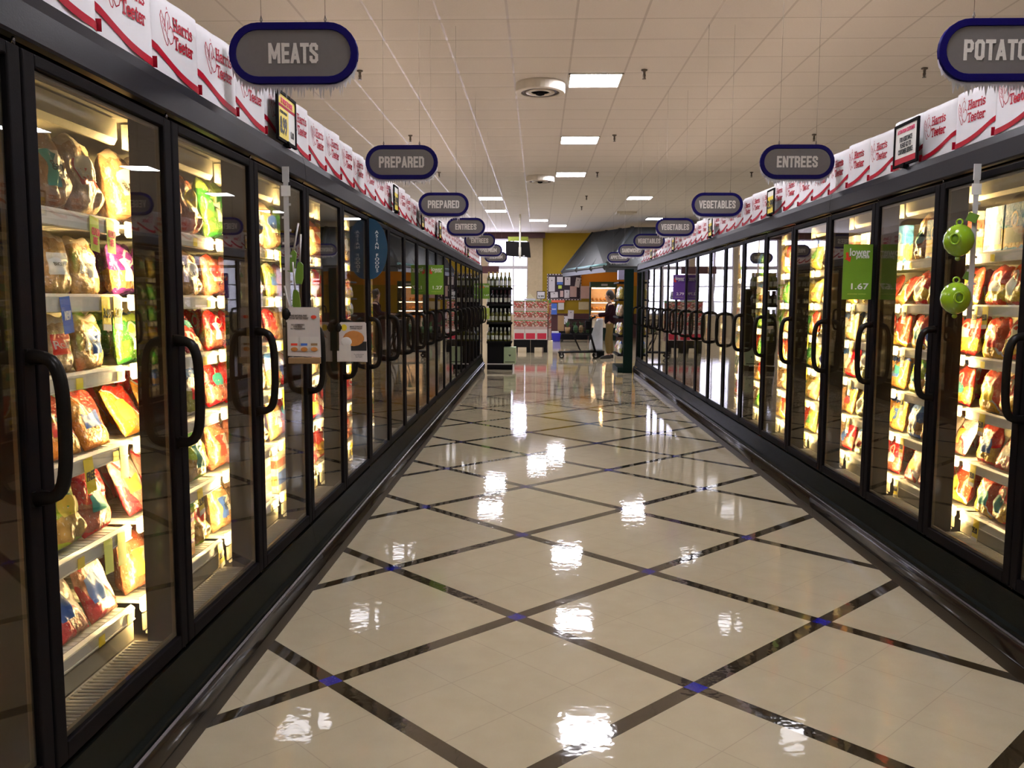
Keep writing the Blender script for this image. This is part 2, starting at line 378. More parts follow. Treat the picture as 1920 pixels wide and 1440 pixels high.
# kind: (object name, description, material, shape, category)
K = {
 'bread': ('bread_bag', 'clear bag of tan bread', bagmat('tan_bread_print', (.70, .52, .34), (.78, .70, .58), (.50, .28, .12), 1), 'pillow', 'bread bag'),
 'bun': ('bun_bag', 'clear bag of golden buns', bagmat('bun_print', (.78, .66, .50), (.80, .74, .64), (.72, .42, .16), 1), 'pillow', 'bun bag'),
 'rolls': ('rolls_bag', 'white bag of rolls with red label', bagmat('rolls_print', (.80, .74, .66), (.62, .05, .04), (.74, .52, .30), 1), 'pillow', 'rolls bag'),
 'purple': ('snack_bag', 'purple snack bag', bagmat('purple_print', (.16, .02, .20), (.30, .05, .34), (.52, .28, .10), 0), 'pillow', 'snack bag'),
 'tater': ('potato_bag', 'orange and red potato bag', bagmat('orange_red_print', (.78, .28, .03), (.66, .03, .02), (.80, .40, .06), 2), 'flat', 'potato bag'),
 'fries': ('fries_bag', 'red and yellow fries bag', bagmat('red_yellow_print', (.62, .02, .02), (.70, .04, .02), (.85, .50, .06), 0), 'pillow', 'fries bag'),
 'gold': ('fries_bag', 'yellow bag of golden fries', bagmat('yellow_print', (.82, .50, .03), (.66, .05, .02), (.84, .50, .10), 2), 'pillow', 'fries bag'),
 'blue': ('chicken_bag', 'blue and tan chicken bag', bagmat('blue_print', (.03, .10, .42), (.10, .24, .62), (.62, .36, .14), 0), 'pillow', 'chicken bag'),
 'cblue': ('potato_bag', 'dark blue bag of orange potato bites', bagmat('navy_orange_print', (.02, .05, .20), (.05, .14, .45), (.74, .34, .08), 1), 'pillow', 'potato bag'),
 'green': ('vegetable_bag', 'green vegetable bag', bagmat('green_print', (.05, .30, .04), (.42, .58, .10), (.16, .36, .05), 0), 'pillow', 'vegetable bag'),
 'veg': ('vegetable_bag', 'clear bag of mixed vegetables', bagmat('mixed_veg_print', (.62, .60, .40), (.12, .36, .08), (.62, .48, .08), 1), 'pillow', 'vegetable bag'),
 'vegw': ('vegetable_bag', 'white and blue vegetable bag', bagmat('white_blue_print', (.66, .66, .60), (.05, .16, .50), (.40, .42, .12), 0), 'pillow', 'vegetable bag'),
 'pink': ('meat_bag', 'red and pink meat bag', bagmat('red_pink_print', (.62, .05, .07), (.80, .66, .58), (.78, .38, .28), 2), 'flat', 'meat bag'),
 'meat': ('meat_bag', 'clear bag of reddish chicken', bagmat('meat_print', (.55, .10, .05), (.70, .62, .52), (.62, .20, .10), 1), 'pillow', 'meat bag'),
 'maroon': ('chicken_bag', 'maroon chicken bag with teal label', bagmat('maroon_print', (.26, .02, .03), (.04, .28, .26), (.50, .22, .10), 3), 'flat', 'chicken bag'),
 'redtray': ('meat_tray_bag', 'bright red meat bag', bagmat('bright_red_print', (.70, .01, .02), (.60, .01, .02), (.55, .16, .10), 0), 'pillow', 'meat bag'),
 'lime': ('snack_bag', 'lime green snack bag', bagmat('lime_print', (.42, .60, .04), (.10, .42, .06), (.66, .42, .12), 0), 'pillow', 'snack bag'),
 'cracker': ('snack_bag', 'yellow and tan snack pouch', bagmat('yellow_tan_print', (.80, .58, .08), (.72, .56, .34), (.64, .40, .14), 3), 'pillow', 'snack bag'),
 'bluebox': ('dinner_box', 'upright blue and orange dinner box', bagmat('blue_orange_box_print', (.06, .26, .55), (.10, .30, .62), (.76, .48, .18), 0, .35), 'box', 'box'),
 'whitebox': ('dinner_box', 'cream frozen dinner box', bagmat('cream_box_print', (.74, .62, .46), (.60, .10, .06), (.66, .36, .14), 3, .35), 'box', 'box'),
 'purpbox': ('dinner_box', 'orange box with a purple stripe', bagmat('purple_stripe_print', (.66, .34, .14), (.22, .04, .34), (.66, .30, .12), 3, .35), 'boxlow', 'box'),
}
# ------------------------------------------------------------------ text
TC = {}
def text_mesh(s, w, h, mat, th=.0012, off=.02, align='CENTER'):
    """flat lettering in the xz plane facing -y, fitted to w x h (w or h None keeps the aspect), centred"""
    key = (s, w, h, mat.name, off)
    if key in TC: return TC[key]
    cu = bpy.data.curves.new('lettering', 'FONT'); cu.body = s; cu.size = 1; cu.offset = off; cu.extrude = .001; cu.align_x = align; cu.space_line = .9; cu.resolution_u = 3
    o = bpy.data.objects.new('tmp', cu); C.objects.link(o)
    dg = bpy.context.evaluated_depsgraph_get(); dg.update()
    me = bpy.data.meshes.new_from_object(o.evaluated_get(dg))
    C.objects.unlink(o); bpy.data.objects.remove(o); bpy.data.curves.remove(cu)
    xs = [v.co.x for v in me.vertices]; ys = [v.co.y for v in me.vertices]
    cx, cy = (min(xs) + max(xs)) / 2, (min(ys) + max(ys)) / 2; ww, hh = max(xs) - min(xs), max(ys) - min(ys)
    sx = w / ww if w else None; sy = h / hh if h else None
    sx = sx or sy; sy = sy or sx
    for v in me.vertices:
        x, y, z = v.co; v.co = ((x - cx) * sx, -th / 2 if z > 0 else th / 2, (y - cy) * sy)
    me.materials.clear(); me.materials.append(mat); me.name = 'lettering'
    TC[key] = me
    return me
# ------------------------------------------------------------------ product meshes
def bag_shape(w, h, t, seed, label=False):
    """pillow bag standing on z=0, front towards -y; returns (mesh, label mesh)"""
    r = random.Random(seed); nx, nz = 12, 14
    ph = [r.uniform(0, 6) for _ in range(6)]
    def th(u, v):
        e = max(0, 1 - abs(u) ** 3.2) ** .6 * max(0, 1 - abs(v) ** 4) ** .6
        lump = 1 + .22 * math.sin(5 * u + ph[0]) * math.cos(4 * v + ph[1]) + .12 * math.sin(9 * v + ph[2] + 3 * u) + .08 * math.sin(13 * u + ph[3])
        sag = 1 + .35 * (-v)
        return t / 2 * e * lump * sag
    def pos(u, v, sgn, off=0):
        x = w / 2 * u * (1 - .07 * abs(v) ** 3 + .02 * math.sin(6 * v + ph[4]))
        z = h * (v + 1) / 2 + .006 * math.sin(5 * u + ph[5]) * (v > 0)
        z -= .10 * h * abs(u) ** 4 * (v > .3) * (v - .3)
        return (x, sgn * (th(u, v) + .0012 + off) + t * .06 * math.sin(3 * u + ph[2]) * max(0, v) ** 2, max(0, z))
    b = MB()
    us = [-1 + 2 * i / nx for i in range(nx + 1)]; vs_ = [-1 + 2 * j / nz for j in range(nz + 1)]
    for sgn in (-1, 1):
        vv = [pos(u, v, sgn) for v in vs_ for u in us]
        ff = [(j * (nx + 1) + i, j * (nx + 1) + i + 1, (j + 1) * (nx + 1) + i + 1, (j + 1) * (nx + 1) + i) for j in range(nz) for i in range(nx)]
        b.add(vv, ff, 0, True)
    # closing edges
    n1 = nx + 1; off = n1 * (nz + 1)
    for j in range(nz):
        for i in (0, nx): b.f.append([j * n1 + i, (j + 1) * n1 + i, off + (j + 1) * n1 + i, off + j * n1 + i]); b.m.append(0); b.sm.append(False)
    for i in range(nx):
        for j in (0, nz): b.f.append([j * n1 + i, j * n1 + i + 1, off + j * n1 + i + 1, off + j * n1 + i]); b.m.append(0); b.sm.append(False)
    lb = MB(); k = 8
    u0, u1, v0, v1 = r.choice([(-.55, .5, -.35, .15), (-.5, .6, -.1, .4), (-.65, .1, -.5, .3), (-.2, .62, -.45, .25)])
    vv = [pos(u0 + (u1 - u0) * i / k, v0 + (v1 - v0) * j / k, -1, .0016) for j in range(k + 1) for i in range(k + 1)]
    ff = [(j * (k + 1) + i, j * (k + 1) + i + 1, (j + 1) * (k + 1) + i + 1, (j + 1) * (k + 1) + i) for j in range(k) for i in range(k)]
    lb.add(vv, ff, 0, True)
    return b, lb
LABELM = [pm('cream_pack_label', (.80, .74, .62), .3), pm('red_pack_label', (.66, .04, .03), .3), pm('yellow_pack_label', (.84, .66, .08), .3), pm('blue_pack_label', (.05, .12, .42), .3), pm('teal_pack_label', (.05, .30, .28), .3), pm('white_pack_label', (.84, .82, .80), .3)]
dummy = K['bread'][2]
SHAPES = {}
for st, dims in {'pillow': [(.150, .205, .062), (.145, .190, .075), (.205, .195, .075), (.200, .175, .085)], 'flat': [(.150, .20, .036), (.205, .21, .040), (.2, .19, .045)]}.items():
    lst = []
    for i, (w, h, t) in enumerate(dims):
        for sd in range(2):
            b, l = bag_shape(w, h, t, 31 * i + sd + len(st))
            lst.append((b.mesh('pack_shape', dummy, weld=True), l.mesh('pack_label_shape', LABELM[0]), w, h, t))
    SHAPES[st] = lst
for st, dims in {'box': [(.135, .195, .045), (.19, .165, .05)], 'boxlow': [(.20, .055, .15), (.20, .075, .16)]}.items():
    lst = []
    for w, h, t in dims:
        me = MB().box(-w / 2, w / 2, -t / 2, t / 2, 0, h).mesh('box_shape', dummy, bevel=.002)
        lb = MB().box(-w * .42, w * .42, -t / 2 - .0012, -t / 2 - .0004, h * .18, h * .5).mesh('box_label_shape', LABELM[0])
        lst.append((me, lb, w, h, t))
    SHAPES[st] = lst

def W(side, Y, a, z):
    return (XL - a, Y, z) if side == 'L' else (XR + a, Y, z)
ROT = {'L': H, 'R': -H}
def link_mat(o, m):
    o.material_slots[0].link = 'OBJECT'; o.material_slots[0].material = m
ORD = ['first', 'second', 'third', 'fourth', 'fifth', 'sixth', 'seventh', 'eighth', 'ninth', 'tenth', 'eleventh', 'twelfth', 'thirteenth', 'fourteenth']
SIDE = {'L': 'MEATS', 'R': 'POTATOES'}
WORDS = {'bread': ('gluten', .075, .030, 'ink'), 'bun': ('BRIOCHE', .06, .012, 'ink'), 'rolls': ('Rolls', .08, .030, 'white')}
WC = {}
def word_on(me, t, w, h, m):
    from mathutils.bvhtree import BVHTree
    key = (me.name, t)
    if key in WC: return WC[key]
    bv = BVHTree.FromPolygons([v.co for v in me.vertices], [p.vertices for p in me.polygons])
    tm = text_mesh(t, w, h, M[m], off=.01).copy(); zc = sum(v.co.z for v in me.vertices) / len(me.vertices)
    for v in tm.vertices:
        hit = bv.ray_cast(Vector((v.co.x, -1, v.co.z + zc)), Vector((0, 1, 0)))[0]
        v.co = (v.co.x, (hit.y if hit else 0) - .0032, v.co.z + zc)
    WC[key] = tm; return tm
COUNT = {}
def stock(side, k, rows, labels, plans):
    """fill bay k; what stands where follows the glass it shows through from the aisle"""
    y00 = Y0L if side == 'L' else Y0R; X = abs(XL) if side == 'L' else XR
    y0 = y00 + k * P; n = 4; step = (P - .085) / n
    for s in range(6):
        zr = RAILS[side][s] - .010
        gapH = (1.90 if s == 0 else RAILS[side][s - 1] - .05) - zr
        for i in range(n):
            ys = y0 + .0425 + step * (i + .5)
            q = (ys * X / (X + .19) - y00) / P; kg = math.floor(q); fr = q - kg
            if kg not in plans: continue
            kinds = plans[kg][s]; win = .60 if side == 'L' else .72
            kd = kinds[min(len(kinds) - 1, int(fr / win * len(kinds)))]
            nm, desc, mt, st, cat = K[kd]
            for row in range(1 if st.startswith('box') else rows):
                yy = ys
                if row == 1:
                    if i == n - 1: continue
                    yy += step * .5
                cand = [q for q in SHAPES[st] if (q[2] < .17 or st == 'boxlow')] or SHAPES[st][:1]
                me, lm, w, h, t = R.choice(cand)
                sc = min(1.22 if not st.startswith('box') else 1.05, (gapH - .014) / h)
                lean = R.uniform(.06, .20) if st == 'pillow' else (R.uniform(.35, .55) if st == 'flat' else (.02 if st == 'box' else 0))
                sx = (step - .008) / w if st == 'boxlow' else min(1.25, (step - .010) / w)
                a = .180 + t * .60 + row * (.15 if st != 'flat' else .12)
                o = ob(nm, me, None, W(side, yy, a + (.05 if row else 0), zr + .0035 + t * .5 * math.sin(lean) * sc), (-lean, 0 if st.startswith('box') else R.uniform(-.012, .012), ROT[side] + (0 if st.startswith('box') else R.uniform(-.04, .04))))
                o.scale = (sx, sc, sc)
                link_mat(o, mt)
                key = (side, kg, s, row); c_ = COUNT[key] = COUNT.get(key, -1) + 1
                tag(o, f'{desc}, {ORD[c_]} along {["front", "behind"][row]}, {ORD[s]} shelf, {ORD[kg + 1] if side == "R" else ORD[kg + 1]} {SIDE[side]} side door', cat, f'frozen food packs in the freezers under the {SIDE[side]} sign row')
                if labels and row == 0 and st != 'boxlow':
                    c = ob('printed_label', lm, o); link_mat(c, R.choice(LABELM))
                if labels and row == 0 and kd in WORDS and st == 'pillow':
                    ob('lettering', word_on(me, *WORDS[kd]), o)
                if st == 'boxlow':
                    q_ = 1; z = zr + .0035 + h * sc + .002
                    while z + h * sc < zr + gapH - .02 and q_ < 3:
                        o2 = o.copy(); C.objects.link(o2); o2.location.z = z
                        tag(o2, f'{desc}, {ORD[c_]} stack level {["two", "three"][q_-1]}, {ORD[s]} shelf, {ORD[kg + 1]} {SIDE[side]} side door', cat)
                        z += h * sc + .002; q_ += 1

# ------------------------------------------------------------------ freezer rows
def door_meshes(fs):
    """fs=+1: handle at the +x end, -1: at x=0 end; local x along row, y into the case"""
    f = MB()
    e = .004; st = .046
    f.box(e, st + e, 0, .028, ZB, ZT).box(P - st - e, P - e, 0, .028, ZB, ZT)
    f.box(st + e, P - st - e, 0, .028, ZB, ZB + .045).box(st + e, P - st - e, 0, .028, ZT - .030, ZT)
    fm = f.mesh('door_frame', M['black'], bevel=.004)
    g = MB().box(st + e - .002, P - st - e + .002, .010, .015, ZB + .043, ZT - .028).mesh('door_glass', M['glass'])
    gk = MB()
    for z0, z1 in ((ZB + .045, ZB + .058), (ZT - .040, ZT - .030)): gk.box(st + e, P - st - e, .016, .026, z0, z1)
    for x0 in (st + e, P - st - e - .008): gk.box(x0, x0 + .008, .016, .026, ZB + .058, ZT - .04)
    gm = gk.mesh('door_gasket', pm('bronze_gasket', (.10, .08, .05), .4, metal=.4) if 'gasket' not in M else M['gasket'])
    hx = P - .027 if fs > 0 else .027
    pts = []
    for i in range(19):
        t = -1 + 2 * i / 18
        z = 1.115 + .157 * math.copysign(abs(math.sin(t * PI / 2)) ** .9, t)
        out = .068 * (1 - abs(t) ** 2.6) ** .6
        pts.append((hx, -.004 - out, z))
    h = MB().tube(pts, [.019 if i in (0, 18) else .0145 for i in range(19)], 10, ell=1.15)
    h.box(hx - .017, hx + .017, -.006, .001, .940, .975).box(hx - .017, hx + .017, -.006, .001, 1.255, 1.290)
    hm = h.mesh('door_handle', M['handle'])
    hg = MB().lathe([(.004, 0), (.004, .018), (.0025, .022)], 8, (P - .006 if fs > 0 else .006, .012, 0)).mesh('hinge_pin', M['chrome'])
    return fm, g, gm, hm, hg
M['gasket'] = pm('bronze_gasket', (.10, .08, .05), .4, metal=.4)
def bay_meshes(side):
    rails = RAILS[side]
    shelf = MB().box(.035, P - .035, .172, .76, -.020, -.010)
    for i in range(24):
        x = .04 + (P - .08) * i / 23; shelf.box(x - .002, x + .002, .172, .76, -.010, -.0085)
    sm = shelf.mesh('shelf_board', M['shelf'])
    rl = MB().prism([(.172, 0), (.166, .002), (.155, -.006), (.157, -.047), (.166, -.049), (.172, -.040)], .034, P - .034).box(.034, P - .034, .1535, .1565, -.012, -.008).box(.034, P - .034, .1535, .1565, -.045, -.041)
    rm = rl.mesh('price_rail', M['rail'])
    va = MB().prism([(.150, 1.928), (.150, 1.872), (.160, 1.855), (.17, 1.855), (.17, 1.928)], .034, P - .034)
    vm = va.mesh('top_valance', M['valance'])
    gr = MB().box(.04, P - .04, .152, .158, .318, .326).box(.04, P - .04, .060, .066, .318, .326)
    for i in range(34):
        x = .045 + (P - .09) * i / 33; gr.box(x - .0022, x + .0022, .06, .155, .322, .327)
    gm = gr.mesh('air_grille', M['grille'])
    dk = MB().box(.036, P - .036, .160, .166, .330, .385).mesh('deck_front', M['liner'])
    mu = MB().box(-.030, .030, .030, .120, ZB, ZT).mesh('mullion', M['black'], bevel=.003)
    tb = MB().prism([(-.013, .1205), (0, .1222), (.013, .1205)], .36, 1.87, 'z').mesh('light_strip', M['lamp'])
    return sm, rm, vm, gm, dk, mu, tb
def freezer_row(side, units, endlab):
    fs = 1 if side == 'L' else -1
    fm, g, gk, hm, hg = door_meshes(fs)
    sm, rm, vm, grm, dk, mu, tb = bay_meshes(side)
    y0 = Y0L if side == 'L' else Y0R
    for ui, (k0, k1) in enumerate(units):
        n = k1 - k0; L = n * P
        ys = y0 + k0 * P; ye = y0 + k1 * P
        root = empty('freezer_case', W(side, ys if side == 'L' else ye, 0, 0), ROT[side])
        tag(root, f'{n} door black upright freezer, {ORD[ui]} unit along the {SIDE[side]} side of the aisle', 'freezer', 'upright freezers lining the aisle')
        # outer shell
        sh = MB().box(.001, L - .001, .815, .85, .06, HEAD - .01).box(.001, L - .001, .06, .815, 1.955, 1.99)
        first, last = (ui == 0, ui == len(units) - 1) if side == 'L' else (ui == len(units) - 1, ui == 0)
        if first: sh.box(.001, .02, .03, .815, .06, 1.955)
        if last: sh.box(L - .02, L - .001, .03, .815, .06, 1.955)
        sh.box(.02 if first else .001, L - (.02 if last else .001), .03, .815, .06, .28)
        ob('cabinet_shell', sh.mesh('cabinet_shell', M['black']), root)
        l0, l1 = (.022 if first else .001), L - (.022 if last else .001)
        li = MB().box(l0, l1, .80, .812, .31, 1.95).box(l0, l1, .13, .80, 1.935, 1.953)
        ob('well_floor', MB().box(l0, l1, .03, .80, .285, .30).mesh('well_floor', M['well']), root)
        ob('inner_liner', li.mesh('inner_liner', M['liner']), root)
        hd = MB().prism([(.004, 1.955), (.0, 1.962), (.004, 2.035), (.016, HEAD), (.85, HEAD), (.85, 1.99), (.03, 1.99), (.03, 1.955)], .0015, L - .0015)
        ob('header_panel', hd.mesh('header_panel', M['charcoal']), root)
        kk = MB().prism([(.03, .28), (.002, .288), (-.018, .178), (-.036, .172), (-.036, .150), (.03, .150)], .0015, L - .0015)
        ob('kick_panel', kk.mesh('kick_panel', M['kick']), root)
        prof = [(.03, .150), (-.036, .150), (-.045, .146), (-.051, .130), (-.053, .108), (-.050, .086), (-.042, .066), (-.034, .056), (.03, .056)]
        ob('bumper_rail', MB().prism(prof, .001, L - .001, smooth=True).mesh('bumper_rail', M['bumper']), root)
        ob('bumper_trim', MB().prism([(-.036, .1505), (-.044, .1475), (-.046, .150), (-.038, .1535)], .001, L - .001).mesh('bumper_trim', M['chrome']), root)
        ob('toe_base', MB().prism([(-.030, .056), (-.032, .0), (.85, .0), (.85, .06), (.03, .06)], .001, L - .001).mesh('toe_base', M['base']), root)
        for i in range(n):
            x = i * P
            d = ob('door', fm, root, (x, 0, 0)); ob('glass_pane', g, d); ob('gasket', gk, d); ob('handle', hm, d); ob('hinge_pin', hg, d, (0, 0, ZT - .002)); ob('hinge_pin', hg, d, (0, 0, ZB - .018))
            for z in RAILS[side]:
                s_ = ob('shelf', sm, root, (x, 0, z)); ob('price_rail', rm, s_)
            ob('valance', vm, root, (x, 0, 0)); ob('air_grille', grm, root, (x, 0, 0)); ob('deck_front', dk, root, (x, 0, 0))
        for i in range(n + (1 if last else 0)):
            m_ = ob('mullion', mu, root, (min(i * P if (i or not first) else .031, L - .031), 0, 0)); ob('light_strip', tb, m_)
    # added uplights that brighten the ceiling, then the end panel
    for ui, (k0, k1) in enumerate(units):
        L = (k1 - k0) * P; ys = y0 + k0 * P; ye = y0 + k1 * P
        r = empty('added_uplight', W(side, ys if side == 'L' else ye, .60, HEAD), ROT[side])
        tag(r, f'added linear uplight behind the white bags on the {ORD[ui]} {SIDE[side]} side freezer unit', 'light', 'added uplights on top of the freezers')
        ob('housing', MB().prism([(-.05, .001), (.05, .001), (.06, .05), (.052, .05), (.044, .010), (-.044, .010), (-.052, .05), (-.06, .05)], .05, L - .05).mesh('housing', M['offwhite']), r)
        ob('tube', MB().tube([(.10, 0, .034), (L - .10, 0, .034)], .018, 8).mesh('tube', M['added_tube']), r)
    ye = y0 + units[-1][1] * P
    ep = MB().prism([(-.03, 0), (-.052, .08), (-.050, .13), (-.036, .172), (-.018, .178), (0, .29), (0, 2.03), (.016, 2.075), (.85, 2.075), (.85, 0)], 0, .05)
    o = ob('end_panel', ep.mesh('freezer_end_panel', M['black'], bevel=.004), None, W(side, ye + .004 if side == 'L' else ye + .054, 0, 0), ROT[side])
    tag(o, endlab, 'panel')
UL = [(-2, 3), (3, 8), (8, 13), (13, 18), (18, 20)]
UR = [(-2, 3), (3, 8), (8, 13), (13, 17)]
freezer_row('L', UL, 'black end panel closing the freezer row beside the wine rack')
freezer_row('R', UR, 'black end panel closing the freezer row beside the dark green shelf tower')

# ------------------------------------------------------------------ stock
PL = {
 -1: [['bread', 'meat', 'bread', 'bun'], ['bun'] * 4, ['rolls', 'bread', 'green'], ['tater'] * 3, ['blue', 'lime', 'redtray', 'pink'], ['pink'] * 4],
 0: [['bread', 'bread', 'rolls', 'bread'], ['bun', 'bun', 'bun', 'purple'], ['bun', 'rolls', 'bun', 'green'], ['tater', 'tater', 'tater'], ['blue', 'lime', 'redtray', 'pink'], ['pink', 'pink', 'meat']],
 1: [['meat', 'meat', 'bread', 'green'], ['meat', 'bread', 'redtray', 'meat'], ['blue', 'maroon', 'maroon', 'redtray'], ['redtray', 'vegw', 'redtray'], ['cracker', 'lime', 'vegw', 'meat'], ['purpbox', 'lime', 'bread']],
 2: [['bun', 'bread', 'green'], ['redtray', 'bun', 'veg', 'meat'], ['meat', 'redtray', 'bun'], ['meat', 'vegw', 'pink'], ['gold', 'bun', 'redtray'], ['whitebox', 'whitebox', 'purpbox']],
 3: [['bun', 'meat', 'gold'], ['rolls', 'redtray', 'veg'], ['meat', 'rolls', 'cracker'], ['rolls', 'vegw', 'bun'], ['fries', 'pink', 'redtray'], ['pink', 'fries', 'meat']],
 4: [['cracker', 'bread', 'veg'], ['bun', 'rolls', 'meat'], ['rolls', 'redtray', 'bun'], ['bun', 'bun', 'fries'], ['pink', 'redtray', 'bun'], ['redtray', 'meat', 'pink']],
}
PR = {
 -1: [['bluebox'] * 4, ['fries', 'gold', 'fries'], ['gold', 'fries', 'gold'], ['gold', 'fries', 'gold'], ['pink', 'fries', 'pink'], ['gold', 'fries', 'gold']],
 0: [['bluebox', 'bluebox', 'bluebox', 'whitebox'], ['fries', 'fries', 'gold'], ['fries', 'gold', 'fries'], ['fries', 'gold', 'fries'], ['pink', 'fries', 'pink'], ['fries', 'gold', 'gold']],
 1: [['bluebox', 'bread', 'bluebox', 'bluebox'], ['gold', 'fries', 'tater'], ['cblue', 'gold', 'cblue', 'gold'], ['cblue', 'lime', 'cblue'], ['cblue', 'blue', 'cblue'], ['pink', 'pink', 'redtray']],
 2: [['whitebox', 'bluebox', 'whitebox', 'bluebox'], ['veg', 'bluebox', 'gold', 'bluebox'], ['vegw', 'cblue', 'bun', 'vegw'], ['vegw', 'lime', 'redtray', 'vegw'], ['veg', 'lime', 'cblue', 'bread'], ['vegw', 'redtray', 'bread']],
 3: [['bread', 'veg', 'vegw'], ['veg', 'green', 'cracker', 'veg'], ['vegw', 'blue', 'gold', 'green'], ['vegw', 'meat', 'veg', 'green'], ['veg', 'gold', 'bun', 'veg'], ['bread', 'veg', 'gold']],
}
for k in range(5, 9): PL[k] = [[R.choice(['bun', 'meat', 'redtray', 'fries', 'veg', 'rolls', 'cracker']) for _ in range(3)] for _ in range(6)]
for k in range(4, 11): PR[k] = [[R.choice(['veg', 'green', 'vegw', 'gold', 'cracker', 'blue', 'bread', 'green']) for _ in range(4)] for _ in range(6)]
for k in range(-1, 9): stock('L', k, 2 if k < 4 else 1, k < 4, PL)
for k in range(-1, 12): stock('R', k, 2 if k < 4 else 1, k < 4, PR)

# stroke lettering with slab serifs, for the printed bags
SL = {'H': (1.15, [[(.15, 0), (.15, 1.5)], [(.85, 0), (.85, 1.5)], [(.15, .75), (.85, .75)], [(-.03, 0), (.33, 0)], [(.67, 0), (1.03, 0)], [(-.03, 1.5), (.33, 1.5)], [(.67, 1.5), (1.03, 1.5)]]),
 'a': (.95, [[(.1, .8), (.3, 1), (.58, 1), (.7, .8), (.7, .1), (.86, 0)], [(.7, .58), (.3, .55), (.1, .38), (.1, .15), (.3, 0), (.55, .05), (.7, .25)]]),
 'r': (.80, [[(.2, 0), (.2, 1)], [(.03, 1), (.2, 1)], [(.03, 0), (.4, 0)], [(.2, .68), (.38, .95), (.62, 1), (.68, .82)]]),
 'i': (.5, [[(.2, 0), (.2, 1)], [(.03, 1), (.2, 1)], [(.02, 0), (.38, 0)], [(.2, 1.28), (.2, 1.42)]]),
 's': (.8, [[(.65, .82), (.5, 1), (.2, 1), (.08, .8), (.2, .57), (.5, .46), (.66, .24), (.5, 0), (.2, 0), (.05, .18)]]),
 'T': (1.1, [[(.1, 1.25), (.1, 1.5), (1.0, 1.5), (1.0, 1.25)], [(.55, 1.5), (.55, 0)], [(.33, 0), (.77, 0)]]),
 'e': (.84, [[(.1, .52), (.7, .52), (.68, .8), (.5, 1), (.25, 1), (.08, .75), (.08, .28), (.25, 0), (.5, 0), (.7, .2)]]),
 't': (.7, [[(.3, 1.4), (.3, .15), (.45, 0), (.62, .08)], [(.05, 1), (.6, 1)]])}
def ribbon(mb, pts, w, f, m=0):
    for (x0, z0), (x1, z1) in zip(pts, pts[1:]):
        d = Vector((x1 - x0, z1 - z0)); l = d.length or 1e-6; d /= l; nx_, nz_ = -d.y * w / 2, d.x * w / 2; ex, ez = d.x * w * .35, d.y * w * .35
        q = [(x0 - ex + nx_, z0 - ez + nz_), (x0 - ex - nx_, z0 - ez - nz_), (x1 + ex - nx_, z1 + ez - nz_), (x1 + ex + nx_, z1 + ez + nz_)]
        eps = 3e-5 * (len(mb.f) % 40)
        mb.add([(a, f(a, c) - eps, c) for a, c in q], [(0, 1, 2, 3)], m)
BW, BH, BD = .325, .262, .13
def bag_front(x, z): # y of the bag's front face
    u = x / (BW / 2); v = (z - BH / 2) / (BH / 2)
    return -BD / 2 - .008 * max(0, 1 - abs(u) ** 2.5) * max(0, 1 - abs(v) ** 3) * 1.0 + .012 * max(0, abs(u) - .85) / .15
def bag_body():
    b = MB(); nx, nz = 20, 12
    def ring(z, grow=0):
        pts = []
        v = (z - BH / 2) / (BH / 2)
        for i in range(nx + 1):
            x = -BW / 2 + BW * i / nx; pts.append((x, bag_front(x, z) + .0015 * math.sin(40 * x + 9 * z) + grow, z))
        for i in range(nx + 1):
            x = BW / 2 - BW * i / nx; pts.append((x, BD / 2 - grow - .012 * max(0, abs(x / (BW / 2)) - .85) / .15, z))
        return pts
    rings = [ring(BH * j / nz) for j in range(nz + 1)]
    # soft rounded top
    top = [(x * .985, y + (.012 if y < 0 else -.012), z + .008) for x, y, z in rings[-1]]
    rings.append(top)
    n = len(rings[0]); vs = [p for r_ in rings for p in r_]; fs = []
    for j in range(len(rings) - 1):
        for k in range(n): fs.append((j * n + k, j * n + (k + 1) % n, (j + 1) * n + (k + 1) % n, (j + 1) * n + k))
    b.add(vs, fs, 0, True)
    L = (len(rings) - 1) * n
    for i in range(nx): b.f.append([L + i, L + i + 1, L + 2 * nx - i, L + 2 * nx + 1 - i]); b.m.append(0); b.sm.append(False)
    for i in range(nx): b.f.append([i, i + 1, 2 * nx - i, 2 * nx + 1 - i]); b.m.append(0); b.sm.append(False)
    return b.mesh('store_bag', M['bagwhite'])
def logo(flip):
    mb = MB(); f = lambda x, z: bag_front(x, z) - .0016
    ox = -.030 if not flip else -.045
    s = .0245; x = ox
    for word, zz in (('Harris', .178), ('Teeter', .122)):
        x = ox
        for ch in word:
            adv, st = SL[ch]
            for pl in st: ribbon(mb, [(x + a * s, zz + c * s) for a, c in pl], .0062, f)
            x += adv * s * 1.02
    e = .068; ex, ez = ox - .078, .118
    def P_(pl, w=.0030): ribbon(mb, [(ex + a * e, ez + c * e) for a, c in pl], w, f)
    P_([(.1, 1.45), (0, 1.2), (.05, .9), (.2, .5), (.45, .05), (.55, .02), (.6, .15), (.55, .4), (.4, .7), (.3, 1.1), (.1, 1.45)])
    P_([(.12, 1.2), (.25, 1.1), (.15, .95), (.3, .85), (.22, .7), (.38, .62)], .0018)
    P_([(.38, .75), (.4, 1.1), (.5, 1.45), (.66, 1.55), (.8, 1.35), (.8, .95)])
    P_([(.55, .55), (.58, .9), (.6, 1.15), (.64, .8)], .0018)
    P_([(.62, .35), (.78, .14), (.98, .25), (1.1, .55), (1.0, .88), (.82, .95), (.68, .78)], .0034)
    P_([(.56, 1.62), (.6, 1.75), (.66, 1.64)], .002)
    return mb.mesh('printed_logo', M['red'])
